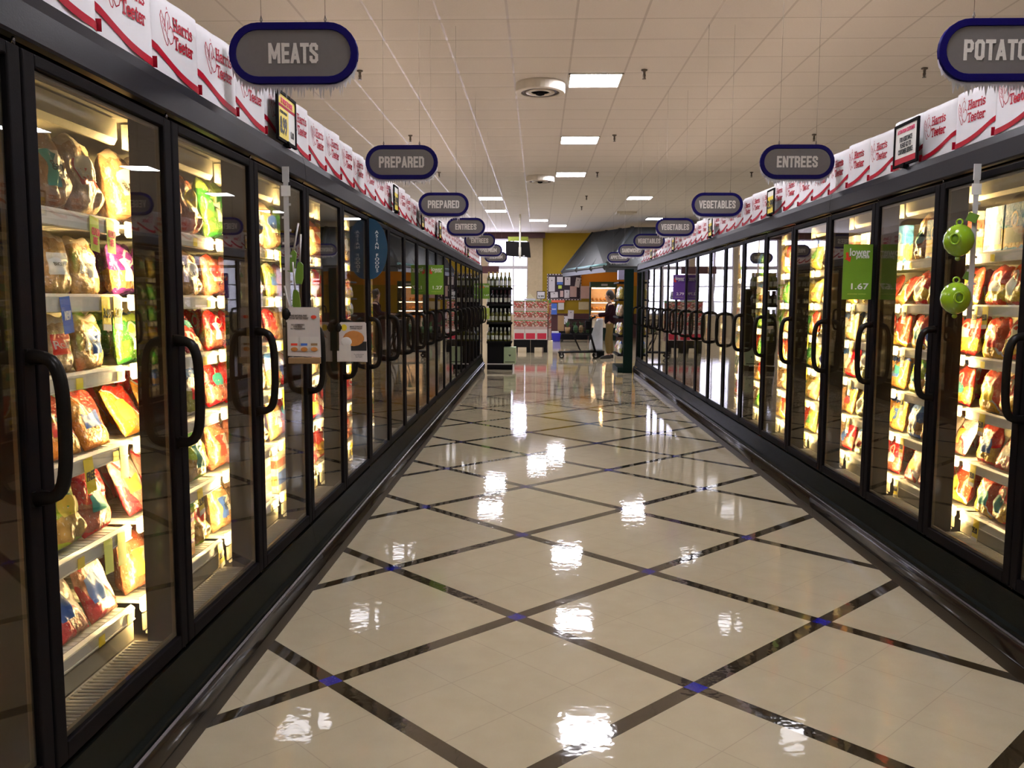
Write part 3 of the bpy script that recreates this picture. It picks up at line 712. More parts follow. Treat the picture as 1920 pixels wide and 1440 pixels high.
def band(far):
    """curved red band across the bag; high at the near end, low at the far end (far=+1: far is +x)"""
    mb = MB(); n = 18; w = .023; vs = []
    for i in range(n + 1):
        t = i / n; x = far * (-BW / 2 + BW * t)
        z = .100 - .070 * t + .012 * (1 - t) ** 2 - .018 * math.sin(PI * t)
        vs += [(x, bag_front(x, z) - .0022, z - w / 2), (x, bag_front(x, z) - .0022, z + w / 2)]
    mb.add(vs, [(2 * i, 2 * i + 2, 2 * i + 3, 2 * i + 1) for i in range(n)], 0, True)
    xe = far * BW / 2
    mb.add([(xe, -BD / 2 - .004, .022), (xe, -BD / 2 - .004, .056), (xe + far * .008, -.02, .062), (xe + far * .008, -.02, .032)], [(0, 1, 2, 3)])
    return mb.mesh('red_band', M['red'])
bagm = bag_body()
for side, y0, y1, pitch, near, far in (('L', 1.60, 17.0, .347, 'MEATS', 1), ('R', 2.72, 16.05, .339, 'POTATOES', -1)):
    lm, bm_ = logo(side == 'R'), band(1 if side == 'L' else -1)
    n = int((y1 - y0) / pitch)
    for i in range(n):
        yy = y0 + pitch * (i + .5)
        tilt = R.uniform(.05, .11) * (-1 if side == 'L' else 1)
        sz = R.uniform(.97, 1.03)
        # the far edge stands out towards the aisle
        o = ob('store_bag', bagm, None, W(side, yy, (.124 if side == 'L' else .146) + R.uniform(-.004, .006), HEAD + .001), (0, 0, ROT[side] + tilt))
        o.scale = (1, 1, sz)
        tag(o, f'white paper bag with red logo on the {near} side freezers, {i + 1} along the row', 'bag', f'white logo bags standing on the {near} side freezers')
        ob('printed_logo', lm, o); ob('red_band', bm_, o)

BL = {'M': (.74, [[(.10, .04), (.10, .96)], [(.64, .04), (.64, .96)], [(.13, .92), (.37, .28), (.61, .92)]]), 'E': (.50, [[(.10, .04), (.10, .96)], [(.10, .10), (.43, .10)], [(.10, .50), (.39, .50)], [(.10, .90), (.43, .90)]]),
 'A': (.56, [[(.09, .05), (.28, .93), (.47, .05)], [(.18, .28), (.38, .28)]]), 'T': (.48, [[(.04, .90), (.44, .90)], [(.24, .04), (.24, .90)]]),
 'S': (.53, [[(.43, .70), (.43, .82), (.36, .90), (.17, .90), (.10, .82), (.10, .64), (.43, .38), (.43, .18), (.36, .10), (.17, .10), (.10, .18), (.10, .30)]]),
 'P': (.53, [[(.10, .04), (.10, .96)], [(.10, .90), (.36, .90), (.43, .80), (.43, .58), (.36, .48), (.10, .48)]]), 'R': (.54, [[(.10, .04), (.10, .96)], [(.10, .90), (.36, .90), (.43, .80), (.43, .60), (.36, .50), (.10, .50)], [(.28, .48), (.43, .36), (.43, .04)]]),
 'D': (.54, [[(.10, .04), (.10, .96)], [(.10, .90), (.34, .90), (.43, .78), (.43, .22), (.34, .10), (.10, .10)]]), 'N': (.56, [[(.10, .04), (.10, .96)], [(.46, .04), (.46, .96)], [(.13, .88), (.43, .12)]]), 'V': (.54, [[(.08, .95), (.27, .08), (.46, .95)]]),
 'G': (.54, [[(.43, .66), (.43, .80), (.36, .90), (.18, .90), (.10, .80), (.10, .20), (.18, .10), (.36, .10), (.43, .20), (.43, .44), (.30, .44)]]), 'C': (.53, [[(.43, .64), (.43, .80), (.36, .90), (.18, .90), (.10, .80), (.10, .20), (.18, .10), (.36, .10), (.43, .20), (.43, .36)]]),
 'B': (.54, [[(.10, .04), (.10, .96)], [(.10, .90), (.34, .90), (.42, .80), (.42, .62), (.34, .52), (.10, .52)], [(.34, .52), (.43, .42), (.43, .20), (.34, .10), (.10, .10)]]), 'L': (.46, [[(.10, .04), (.10, .96)], [(.10, .10), (.41, .10)]]),
 'O': (.54, [[(.10, .20), (.10, .80), (.18, .90), (.35, .90), (.43, .80), (.43, .20), (.35, .10), (.18, .10), (.10, .20)]]), 'U': (.54, [[(.10, .96), (.10, .20), (.18, .10), (.35, .10), (.43, .20), (.43, .96)]]), 'I': (.21, [[(.10, .04), (.10, .96)]]),
 'W': (.76, [[(.08, .95), (.22, .10), (.38, .80), (.54, .10), (.68, .95)]]), 'H': (.55, [[(.10, .04), (.10, .96)], [(.44, .04), (.44, .96)], [(.10, .50), (.44, .50)]]), 'Z': (.50, [[(.05, .90), (.42, .90), (.09, .10), (.45, .10)]])}
def block_mesh(t, w, h, mat):
    key = ('block', t)
    if key in TC: return TC[key]
    tot = sum(BL[c][0] for c in t) + .05 * (len(t) - 1); b = MB(); x = 0
    for c in t:
        for pl in BL[c][1]: ribbon(b, [(x + p, q) for p, q in pl], .185, lambda a, d: 0)
        x += BL[c][0] + .05
    b.v = [((a / tot - .5) * w, e_, (max(0, min(1, d)) - .5) * h) for a, e_, d in b.v]
    TC[key] = b.mesh('lettering', mat); return TC[key]
# ------------------------------------------------------------------ hanging aisle signs
SWD, SHT, STK = .472, .216, .022
def stadium(w, h, n=14):
    r = h / 2; c = w / 2 - r; pts = []
    for i in range(n + 1): a = -PI / 2 + PI * i / n; pts.append((c + r * math.cos(a), r * math.sin(a)))
    for i in range(n + 1): a = PI / 2 + PI * i / n; pts.append((-c + r * math.cos(a), r * math.sin(a)))
    return pts
def ring_mesh():
    o_, i_ = stadium(SWD, SHT), stadium(SWD - .052, SHT - .052); n = len(o_); b = MB()
    vs = [(x, y, z) for y in (-STK / 2, STK / 2) for pts in (o_, i_) for x, z in pts]
    fs = []
    for k in range(n):
        j = (k + 1) % n
        fs += [(k, j, n + j, n + k), (2 * n + k, 3 * n + k, 3 * n + j, 2 * n + j), (k, 2 * n + k, 2 * n + j, j), (n + k, n + j, 3 * n + j, 3 * n + k)]
    return b.add(vs, fs).mesh('sign_rim', M['navy'], bevel=.002)
def ice_mesh(seed):
    r = random.Random(seed); b = MB(); pts = []
    hw = SWD / 2 - .004; rr = SHT / 2
    def bot(x):
        c = SWD / 2 - rr; d = max(0, abs(x) - c); return -math.sqrt(max(0, rr * rr - d * d))
    xs = []; x = -hw
    while x < hw: xs.append(x); x += r.uniform(.008, .017)
    xs.append(hw)
    for a, c in zip(xs, xs[1:]):
        m_ = (a + c) / 2; lo = max(bot(m_), -rr) - r.choice([.022, .026, .032, .040, .050]) * (1 if abs(m_) < .18 else .8)
        za, zc = bot(a) - .009, bot(c) - .009
        for y0, y1 in ((.004, .008),):
            vs = [(a, y, z) for y in (y0, y1) for z in (bot(a) + .012, za)] ; 
            vs = [(a, y0, bot(a) + .012), (c, y0, bot(c) + .012), (c, y0, zc), (m_, y0, lo), (a, y0, za), (a, y1, bot(a) + .012), (c, y1, bot(c) + .012), (c, y1, zc), (m_, (y0 + y1) / 2, lo), (a, y1, za)]
            b.add(vs, [(0, 4, 3, 2, 1), (5, 6, 7, 8, 9), (0, 1, 6, 5), (2, 3, 8, 7), (3, 4, 9, 8)])
    return b.mesh('icicle_fringe', M['ice'])
rimm = ring_mesh(); facem = MB().prism(stadium(SWD - .05, SHT - .05), -.006, .006, 'y').mesh('sign_face', M['signgrey'])
wirem = MB().tube([(0, 0, 0), (0, 0, CEIL - 2.288 - SHT / 2)], .0011, 5).tube([(0, 0, 0), (.004, 0, .01), (0, 0, .028), (-.004, 0, .01), (0, 0, 0)], .0018, 5).mesh('hanging_wire', M['wire'])
names = {'L': ['MEATS', 'PREPARED', 'PREPARED', 'ENTREES', 'ENTREES', 'PREMIUM', 'PREMIUM'], 'R': ['POTATOES', 'ENTREES', 'VEGETABLES', 'VEGETABLES', 'VEGETABLES', 'SANDWICHES', 'APPETIZERS']}
wid = {'MEATS': .183, 'PREPARED': .296, 'ENTREES': .26, 'PREMIUM': .275, 'POTATOES': .30, 'VEGETABLES': .335, 'SANDWICHES': .335, 'APPETIZERS': .33}
for side in 'LR':
    for j, t in enumerate(names[side]):
        root = empty('aisle_sign', (-.897 if side == 'L' else 1.648, 3.18 + 2.457 * j, 2.288))
        same = names[side].count(t) > 1
        extra = '' if not same else (' nearest of its wording' if names[side].index(t) == j else (' farther of its wording' if names[side].count(t) == 2 else [' middle of its wording', ' farthest of its wording'][j - names[side].index(t) - 1]))
        tag(root, f'hanging navy rimmed oval sign reading {t}{extra} over the {SIDE[side]} side freezers', 'sign', 'oval aisle signs hanging from the ceiling')
        ob('sign_rim', rimm, root); ob('sign_face', facem, root); ob('icicle_fringe', ice_mesh(j * 7 + ord(side)), root)
        ob('lettering', block_mesh(t, wid[t], .072, M['signtext']), root, (0, -.0075, 0))
        for x in (-.117, .117): ob('hanging_wire', wirem, root, (x, 0, SHT / 2))

# ------------------------------------------------------------------ room
def quad(name, x0, x1, y0, y1, z0, z1, m): return structure(name, MB().box(x0, x1, y0, y1, z0, z1).mesh(name, M[m]))
RX0, RX1, RY0 = -8.0, 9.0, -4.5
quad('floor', RX0 - .1, RX1 + .1, RY0 - .1, FAR + .3, -.1, 0, 'floor')
quad('ceiling', RX0 - .1, RX1 + .1, RY0 - .1, FAR + .3, CEIL, CEIL + .1, 'ceil')
quad('wall_left', RX0 - .1, RX0, RY0, FAR, 0, CEIL, 'wallgrey')
quad('wall_right', RX1, RX1 + .1, RY0, FAR, 0, CEIL, 'wallgrey')
quad('wall_back', RX0, RX1, RY0 - .1, RY0, 0, CEIL, 'wallgrey')
quad('wall_front', .137, RX1, FAR, FAR + .2, 0, CEIL, 'yellow')
quad('trim_1', .137, RX1, FAR - .02, FAR - .001, 0, .90, 'maroon')
quad('wall_pier', -.42, .137, FAR - .12, FAR + .2, 0, CEIL, 'column')
quad('wall_sill', RX0, -.42, FAR, FAR + .2, 0, .85, 'column')
quad('trim_2', RX0, .22, FAR - .35, FAR - .121, 3.70, CEIL - .001, 'maroon')
quad('wall_painted_glow', 1.30, 6.2, FAR - .03, FAR - .001, 1.94, 2.55, 'orange')  # bakery lamp glow on the mustard wall, painted as an orange panel
WB = [-.42, -2.05, -3.7, -5.35, -8.0]
for i, (b_, a_) in enumerate(zip(WB, WB[1:])):
    x0, x1 = a_ + (.12 if i < 3 else 0), b_ - (0 if i == 0 else .12)
    w = empty(f'window_{i + 1}', (0, FAR + .05, 0)); w['kind'] = 'structure'
    f = MB()
    f.box(x0, x0 + .05, -.04, .04, .85, 3.7).box(x1 - .04, x1, -.04, .04, .85, 3.7).box(x0, x1, -.04, .04, .85, .92).box(x0, x1, -.04, .04, 3.64, 3.7)
    f.box(x0, x1, -.06, .06, 2.56, 2.68)
    xm = (x0 + x1) / 2 if i else -.964
    f.box(xm - .028, xm + .028, -.035, .035, .9, 3.66)
    for z in (1.36, 1.93): f.box(x0, x1, -.025, .025, z - .02, z + .02)
    ob('window_frame', f.mesh('window_frame', M['frame']), w)
    ob('window_pane', MB().box(x0 + .03, x1 - .03, -.004, .004, .88, 3.67).mesh('window_pane', glassmat('window_glass', .04, (.97, .97, 1))), w)
for i, x in enumerate(WB[1:4]): quad(f'wall_mullion_{i + 1}', x - .12, x + .12, FAR - .05, FAR + .2, .85, CEIL, 'column')
quad('trim_3', RX0, -.42, FAR - .3, FAR - .1, 3.66, 3.70, 'maroon')
# a low dark valance over the windows behind the wine rack
quad('trim_4', -2.7, -1.45, 31.2, 31.35, 2.36, 2.62, 'maroon')
# ceiling pieces
def light(x, y, lab):
    r = empty('ceiling_light', (x, y, CEIL))
    tag(r, lab, 'light', 'square recessed ceiling lights')
    f = MB(); h = .305
    for a, b_, c, d in ((-h, h, -h, -h + .022), (-h, h, h - .022, h), (-h, -h + .022, -h, h), (h - .022, h, -h, h)): f.box(a, b_, c, d, -.012, -.001)
    ob('light_frame', f.mesh('light_frame', M['offwhite']), r)
    ob('diffuser', MB().box(-h + .022, h - .022, -h + .022, h - .022, -.010, -.003).mesh('diffuser', M['panel']), r)
for j, y in enumerate((-.95, 2.72, 6.38, 10.05, 13.7, 17.37)): light(.62, y, f'bright square ceiling light in the aisle centre, {ORD[j]} of the row from the entrance')
for x, y, w in ((-1.21, 21.45, 'left of the aisle centre beyond the diffusers'), (2.45, 21.33, 'above the right freezer row end'), (-.02, 27.26, 'in line with the television mount'), (-1.22, 24.37, 'near the window side above the wine rack'), (.62, 29.18, 'closest to the mustard wall'), (3.58, 26.7, 'beside the big grey awning')):
    light(x, y, f'bright square ceiling light {w}')
for j, y in enumerate((1.5, 5.2, 8.9, 12.7, 16.5, 20.6, 24.6)): light(5.42, y, f'square ceiling light of the next aisle beyond the POTATOES side, {ORD[j]} along')
for j, y in enumerate((2.72, 6.38, 10.05, 13.7, 17.37, 21.5, 25.5, 29)): light(-4.6, y, f'square ceiling light of the next aisle beyond the MEATS side, {ORD[j]} along')
df = MB().lathe([(.285, 0), (.285, -.085), (.262, -.11), (.235, -.112), (.215, -.095), (.15, -.085)], 28, m=0).lathe([(.15, -.080), (.15, -.104), (.11, -.106), (.10, -.09)], 24, m=1).lathe([(.05, -.08), (.05, -.125), (.02, -.135)], 16, m=2)
dfm = df.mesh('air_diffuser', [M['offwhite'], pm('mid_grey_metal', (.28, .27, .25), .5), M['blackshelf']])
for x, y, w in ((0, 10.2, 'beside the first visible ceiling light'), (.01, 17.69, 'beside the third visible ceiling light')):
    r = empty('air_diffuser', (x, y, CEIL - .002)); tag(r, f'round cream ceiling air diffuser {w}', 'air diffuser', 'ceiling air diffusers')
    ob('outer_ring', MB().lathe([(.285, 0), (.288, -.02), (.288, -.10), (.280, -.108), (.225, -.108), (.22, -.085), (.12, -.085)], 36, smooth=False).mesh('outer_ring', M['offwhite']), r)
    ob('middle_cone', MB().lathe([(.16, -.0865), (.17, -.104), (.12, -.110), (.10, -.0865)], 24).mesh('middle_cone', M['offwhite']), r)
    ob('dark_slot', MB().lathe([(.228, -.0955), (.228, -.0975), (.172, -.099), (.172, -.0955)], 24).mesh('dark_slot', M['base']), r)
    ob('centre_nozzle', MB().lathe([(.05, -.088), (.05, -.125), (.02, -.135)], 16).mesh('centre_nozzle', M['blackshelf']), r)
r = ob('air_vent', MB().box(-.28, .28, -.28, .28, -.05, -.001).box(-.2, .2, -.2, .2, -.07, -.05).mesh('air_vent', M['offwhite'], bevel=.006), None, (2.47, 24.8, CEIL)); tag(r, 'square cream ceiling vent near the hanging VEGETABLES signs', 'vent')
spm = MB().lathe([(.035, 0), (.033, -.012), (.016, -.018), (.013, -.05), (.018, -.055), (.010, -.07), (.006, -.095)], 12).box(-.016, -.012, -.002, .002, -.09, -.05).box(.012, .016, -.002, .002, -.09, -.05).mesh('sprinkler_head', M['steel'])
spl = MB().lathe([(.022, -.095), (.022, -.099)], 12).mesh('deflector', M['steel'])
for x, side in ((1.13, 'in the aisle centre column'), (4.13, 'in the column over the POTATOES side'), (-1.98, 'in the column over the MEATS side')):
    for j, y in enumerate((9.62, 13.3, 17.1, 20.9, 23.25) if x == 1.13 else (9.6, 13.3, 17.1)):
        o = ob('sprinkler_head', spm, None, (x, y, CEIL - .001)); ob('deflector', spl, o)
        tag(o, f'small brass ceiling sprinkler {side}, {ORD[j]} from the camera end', 'sprinkler', 'ceiling sprinklers')
# ceiling sign clips without signs
for j, (x, y) in enumerate(((-.35, 6.9), (-.11, 6.9), (1.33, 8.5), (1.56, 8.5), (1.33, 12.2), (1.56, 12.2))):
    pass

# ------------------------------------------------------------------ header price signs
def frame_sign(side, Y, kind, w=.28, h=.215, lab=''):
    r = empty('price_sign', W(side, Y, .012, HEAD + .012), ROT[side])
    tag(r, lab, 'sign', 'black framed signs clipped on the freezer headers')
    f = MB(); t = .014
    f.box(-w / 2, w / 2, -.006, .006, 0, t).box(-w / 2, w / 2, -.006, .006, h - t, h).box(-w / 2, -w / 2 + t, -.006, .006, t, h - t).box(w / 2 - t, w / 2, -.006, .006, t, h - t)
    f.box(-w / 2 + t, w / 2 - t, .002, .005, t, h - t)
    ob('sign_frame', f.mesh('sign_frame', M['black'], bevel=.002), r)
    ob('clip_foot', MB().box(-.02, .02, -.018, .012, -.012, .0).box(-.012, .012, -.012, -.004, -.012, .012).mesh('clip_foot', M['black']), r)
    iw, ih = w - 2 * t, h - 2 * t
    card = ob('printed_card', MB().box(-iw / 2, iw / 2, -.001, .002, t, h - t).mesh('printed_card', M['tagwhite'] if kind != 'plain' else M['tagyellow']), r)
    if kind == 'price':
        ob('yellow_panel', MB().box(-iw / 2, .1 * iw, -.002, -.0011, t, t + ih * .70).mesh('yellow_panel', M['tagyellow']), card)
        ob('yellow_strip', MB().box(-iw / 2, iw / 2, -.002, -.0011, t + ih * .78, h - t).mesh('yellow_strip', M['tagyellow']), card)
        ob('red_line', MB().box(-iw / 2, iw / 2, -.0022, -.0011, t + ih * .71, t + ih * .77).mesh('red_line', M['red']), card)
        ob('price_lettering', text_mesh('8.99', .1, .075, M['ink'], off=.04), card, (-iw * .21, -.003, t + ih * .30))
        ob('small_lettering', text_mesh('1.00', .045, .03, M['ink'], off=.02), card, (iw * .32, -.003, t + ih * .2))
        ob('headline', text_mesh('IT PAYS TO SAVE', .17, .024, M['pinkink'], off=.03), card, (0, -.003, t + ih * .86))
        ob('body_lettering', text_mesh('IT TAKES COUPONS', .10, .012, M['ink'], off=.02), card, (-iw * .2, -.003, t + ih * .6))
    elif kind == 'help':
        ob('headline', text_mesh('ATTENTION CUSTOMER', .20, .020, M['pinkink'], off=.02), card, (0, -.003, t + ih * .86))
        ob('body_lettering', text_mesh('FOR ASSISTANCE\nPLEASE GO TO\nCUSTOMER SERVICE', .17, .085, M['ink'], off=.02), card, (0, -.003, t + ih * .48))
        ob('red_footer', MB().box(-iw / 2, iw / 2, -.0022, -.0011, t, t + ih * .16).mesh('red_footer', M['red']), card)
    else:
        ob('price_lettering', text_mesh('3.99', .15, .07, M['ink'], off=.04), card, (0, -.003, t + ih * .4))
        ob('white_strip', MB().box(-iw / 2, iw / 2, -.0022, -.0011, t + ih * .76, h - t).mesh('white_strip', M['tagwhite']), card)
frame_sign('L', 3.84, 'price', lab='black framed yellow 8.99 price sign on the header near the MEATS sign')
frame_sign('R', 4.44, 'help', lab='black framed attention customer notice on the POTATOES side header')
for side, Y, w in (('L', 6.75, 'under the nearer PREPARED sign'), ('L', 8.3, 'just past the round blue hanging flag'), ('L', 9.75, 'under the second PREPARED sign'), ('L', 13.6, 'near the far ENTREES signs'), ('R', 6.95, 'under the first VEGETABLES sign'), ('R', 9.35, 'under the second VEGETABLES sign'), ('R', 11.9, 'under the third VEGETABLES sign'), ('R', 14.2, 'near the SANDWICHES sign')):
    frame_sign(side, Y, 'plain', .2, .2, lab=f'small yellow price sign on the {SIDE[side]} header {w}')

# ------------------------------------------------------------------ flags standing out from the doors
def flag(side, k, z0, z1, w, mat, lab, texts, shape='rect', arrow=False):
    Y = (Y0L if side == 'L' else Y0R) + k * P
    sg = 1 if side == 'L' else -1
    x0 = XL if side == 'L' else XR
    r = empty('flag_sign', (x0 + sg * .003, Y, 0)); tag(r, lab, 'sign', 'card flags sticking out from the freezer doors')
    if shape == 'rect': b = MB().box(*(sorted((0, sg * w))), -.0012, .0012, z0, z1)
    else:
        pts = [(0, z0)] + [(sg * w * math.sin(PI * i / 20), (z0 + z1) / 2 - (z1 - z0) / 2 * math.cos(PI * i / 20)) for i in range(1, 20)] + [(0, z1)]
        b = MB().prism(pts, -.0012, .0012, 'y')
    card = ob('card', b.mesh('card', mat), r)
    for s, tw, th, cx, cz, m in texts: ob('lettering', text_mesh(s, tw, th, m, off=.02), card, (sg * w * cx if sg > 0 else -w * (1 - cx), -.0022, z0 + (z1 - z0) * cz))
    if arrow:
        a = MB().add([(-.02, -.003, .02), (-.008, -.003, .024), (-.002, -.003, -.004), (.010, -.003, 0), (.004, -.003, -.03), (-.026, -.003, -.012), (-.016, -.003, -.008)], [(0, 1, 2, 3, 4, 5, 6)])
        ob('red_arrow', a.mesh('red_arrow', M['red2']), card, (sg * w * .5 - w * .30, 0, z0 + (z1 - z0) * .78))
    return r
lower = lambda price: [('lower', .11, .042, .56, .86, M['white']), ('prices', .07, .026, .66, .77, M['white']), (price, .095, .034, .60, .24, M['white']), ('everyday savings', .10, .008, .5, .10, M['taggreen'])]
flag('R', 2, 1.41, 1.71, .158, M['gsign'], 'green lower prices card reading 1.67 sticking out between doors', lower('1.67'), arrow=True)
flag('L', 9, 1.45, 1.745, .150, M['gsign'], 'green lower prices card reading 1.27 on the MEATS side doors', lower('1.27'), arrow=True)
flag('R', 10, 1.41, 1.72, .150, M['psign'], 'purple lower prices card reading 2.79 on the far POTATOES side doors', lower('2.79'), arrow=True)
flag('L', 20, 1.42, 1.72, .14, M['gsign'], 'green lower prices card reading 1.67 beside the wine rack', lower('1.67'), arrow=True)
flag('L', 20, 1.02, 1.24, .14, M['taggreen'], 'small pale green card below another beside the wine rack', [('1.67', .08, .03, .5, .4, M['white'])])
flag('L', 5, 1.53, 1.925, .118, M['bsign'], 'half oval dark blue sign reading ASIAN FOODS down its height', [('\n'.join('ASIAN') + '\n\n' + '\n'.join('FOODS'), .027, .27, .42, .46, M['white'])], shape='half')

# ------------------------------------------------------------------ cards and clip strips
def shelf_card(x, y, z0, z1, w, lab, first):
    r = empty('recipe_card', (x, y, z0), (0, 0, .10)); tag(r, lab, 'card')
    h = z1 - z0
    pts = []
    card = ob('card', MB().prism([(0, 0), (w, -.006), (w - .004, h - .006), (w - .012, h), (.010, h), (0, h - .01)], -.001, .001, 'y').mesh('card', M['cardback']), r)
    if first:
        ob('headline', text_mesh('THE NATURAL WAY\nTO EAT BETTER TODAY', .082, .020, M['base'], off=.01), card, (w * .36, -.002, h * .80))
        ob('body_lettering', text_mesh('NO ANTIBIOTICS\nEVER FRESH\nNO PRESERVATIVES', .062, .024, M['base'], off=.0), card, (w * .32, -.002, h * .60))
        ob('oval_badge', MB().prism([(.012 * math.cos(2 * PI * i / 16), .008 * math.sin(2 * PI * i / 16)) for i in range(16)], -.0004, .0004, 'y').mesh('oval_badge', M['red2']), card, (w * .80, -.002, h * .80))
        for i, (xx, m_) in enumerate(((.20, M['red2']), (.50, M['tagblue']), (.80, M['brown']))):
            p = ob('pictured_pack', MB().box(-.020, .020, -.0004, .0004, -.030, .032).mesh('pictured_pack', M['offwhite']), card, (w * xx, -.002 - .0009 * (i == 1), h * .24))
            ob('colour_strip', MB().box(-.014, .014, -.0012, -.0006, -.006, .004).mesh('colour_strip', m_), p)
            ob('pictured_food', MB().ball((0, -.001, -.022), .015, .0012, .010).mesh('pictured_food', M['bread']), p)
        ob('tray_bottom', MB().box(.004, w, -.018, .0, -.034, -.006).mesh('tray_bottom', M['brown'], bevel=.004), r)
    else:
        ob('headline', text_mesh('MAKE TONIGHT\nDINNER NIGHT', .070, .020, M['ink'], off=.01), card, (w * .62, -.002, h * .86))
        ob('yellow_spot', MB().prism([(.016 * math.cos(2 * PI * i / 16), .018 * math.sin(2 * PI * i / 16)) for i in range(16)], -.0004, .0004, 'y').mesh('yellow_spot', M['tagyellow']), card, (w * .18, -.002, h * .86))
        ob('dark_plate', MB().box(0, w * .86, -.0015, -.001, -h * .04, h * .20).mesh('dark_plate', M['ink']), card, (w * .12, 0, h * .30))
        ob('pictured_roll', MB().ball((0, 0, 0), w * .38, .002, h * .20).mesh('pictured_roll', M['bread']), card, (w * .52, -.002, h * .58))
        ob('cut_end', MB().ball((0, 0, 0), w * .20, .002, h * .12).mesh('cut_end', M['tagwhite']), card, (w * .26, -.0035, h * .50))
        lo = ob('lower_card', MB().box(-.012, w * .96, -.004, -.0025, -h * .02, h * .26).mesh('lower_card', M['cardback'], bevel=.001), card)
        ob('pictured_box', MB().box(0, w * .42, -.0062, -.0045, 0, h * .40).mesh('pictured_box', M['offwhite']), lo, (0, 0, h * .01))
        ob('small_lettering', text_mesh('The perfect dinner\nfor everyone\nthat is quick', .055, .022, M['ink'], off=0), lo, (w * .70, -.005, h * .13))
    ob('suction_clip', MB().ball((-.004, 0, 0), .018, .012, .026).box(-.01, .016, -.004, .004, -.008, .008).mesh('suction_clip', M['handle']), r, (0, 0, h * .86))
shelf_card(-1.085, 3.66, 1.155, 1.365, .142, 'white recipe card with three pictured packs clipped before a freezer door', True)
shelf_card(-1.095, 4.66, 1.062, 1.275, .152, 'recipe card picturing a golden roll clipped before a freezer door', False)

def clip_strip(side, Y, zb, lab):
    sg = 1 if side == 'L' else -1
    r = empty('clip_strip', (XL + .022 if side == 'L' else XR - .022, Y, 0)); tag(r, lab, 'clip strip')
    b = MB().box(-.013, .009, -.001, .001, zb, 1.95).box(-.016, .012, -.003, .003, 1.90, 1.965)
    for i in range(9): b.box(-.022 if i % 2 else .009, -.013 if i % 2 else .018, -.001, .001, 1.80 - i * .055, 1.81 - i * .055)
    ob('strip', b.mesh('strip', M['strip']), r)
    ob('price_flag', MB().box(-.022, .018, -.003, -.001, 1.84, 1.885).mesh('price_flag', M['tagwhite']), r)
    return r
clip_strip('L', 3.70, 1.30, 'pale grey clip strip hanging down the third MEATS side door')
for i, (dx, dy, z, l, m_, nm) in enumerate(((.030, .01, 1.60, .20, 'leafg', 'green'), (.055, .015, 1.55, .15, 'leafg', 'green'), (.038, 0, 1.43, .17, 'leafg', 'green'), (.016, 0, 1.33, .16, 'red2', 'red'))):
    if 'leafg' not in M: M['leafg'] = pm('olive_green_silicone', (.12, .24, .03), .35)
    rr = empty('kitchen_spatula', (XL + .014 + dx, 3.70 + dy, z), (.10 * (i - 1), .16 - .1 * i, 0))
    tag(rr, f'{nm} spatula hanging on the clip strip, {ORD[i]} from its top', 'spatula', 'spatulas hanging on a clip strip')
    ob('blade', MB().prism([(-.019, -.06), (-.013, -.085), (.013, -.085), (.019, -.06), (.016, .0), (.004, .012), (-.004, .012), (-.011, 0)], -.003, .003, 'y').mesh('blade', M[m_], bevel=.002), rr)
    ob('shaft', MB().tube([(0, 0, .010), (0, 0, .13)], .004, 8).mesh('shaft', M['strip']), rr)
clip_strip('R', 3.64, 1.33, 'pale clip strip hanging on the POTATOES side door with green gadgets')
for z, ang, w in ((1.655, .9, 'upper'), (1.415, 1.35, 'lower')):
    r = empty('lime_squeezer', (XR - .075, 3.66, z), (0, 0, ang))
    tag(r, f'{w} lime green plastic fruit gadget hanging from the clip strip', 'kitchen gadget', 'lime green gadgets on a clip strip')
    ob('shell', MB().lathe([(.004, .066), (.022, .064), (.042, .050), (.056, .024), (.060, -.004), (.053, -.032), (.036, -.054), (.014, -.066), (.004, -.068)], 24).mesh('shell', M['lime']), r)
    ob('spout_ring', MB().tube([(.060 + .002, .018 * math.cos(2 * PI * i / 16), .022 * math.sin(2 * PI * i / 16) + .002) for i in range(16)], .005, 6, closed=True).mesh('spout_ring', M['lime']), r, (0, 0, 0), (0, 0, PI))
    ob('spout_hole', MB().ball((-.056, 0, .002), .006, .016, .020).mesh('spout_hole', M['limedark']), r)
    ob('top_loop', MB().tube([(0, .012 * math.cos(2 * PI * i / 12), .075 + .012 * math.sin(2 * PI * i / 12)) for i in range(12)], .004, 6, closed=True).mesh('top_loop', M['lime']), r)
    ob('hang_tag', MB().box(-.002, .002, -.03, .012, .085, .12).mesh('hang_tag', M['leafg']), r, (0, 0, 0), (.4, 0, 0))
    ob('bottom_knob', MB().ball((0, 0, -.075), .011, .011, .010).mesh('bottom_knob', M['lime']), r)

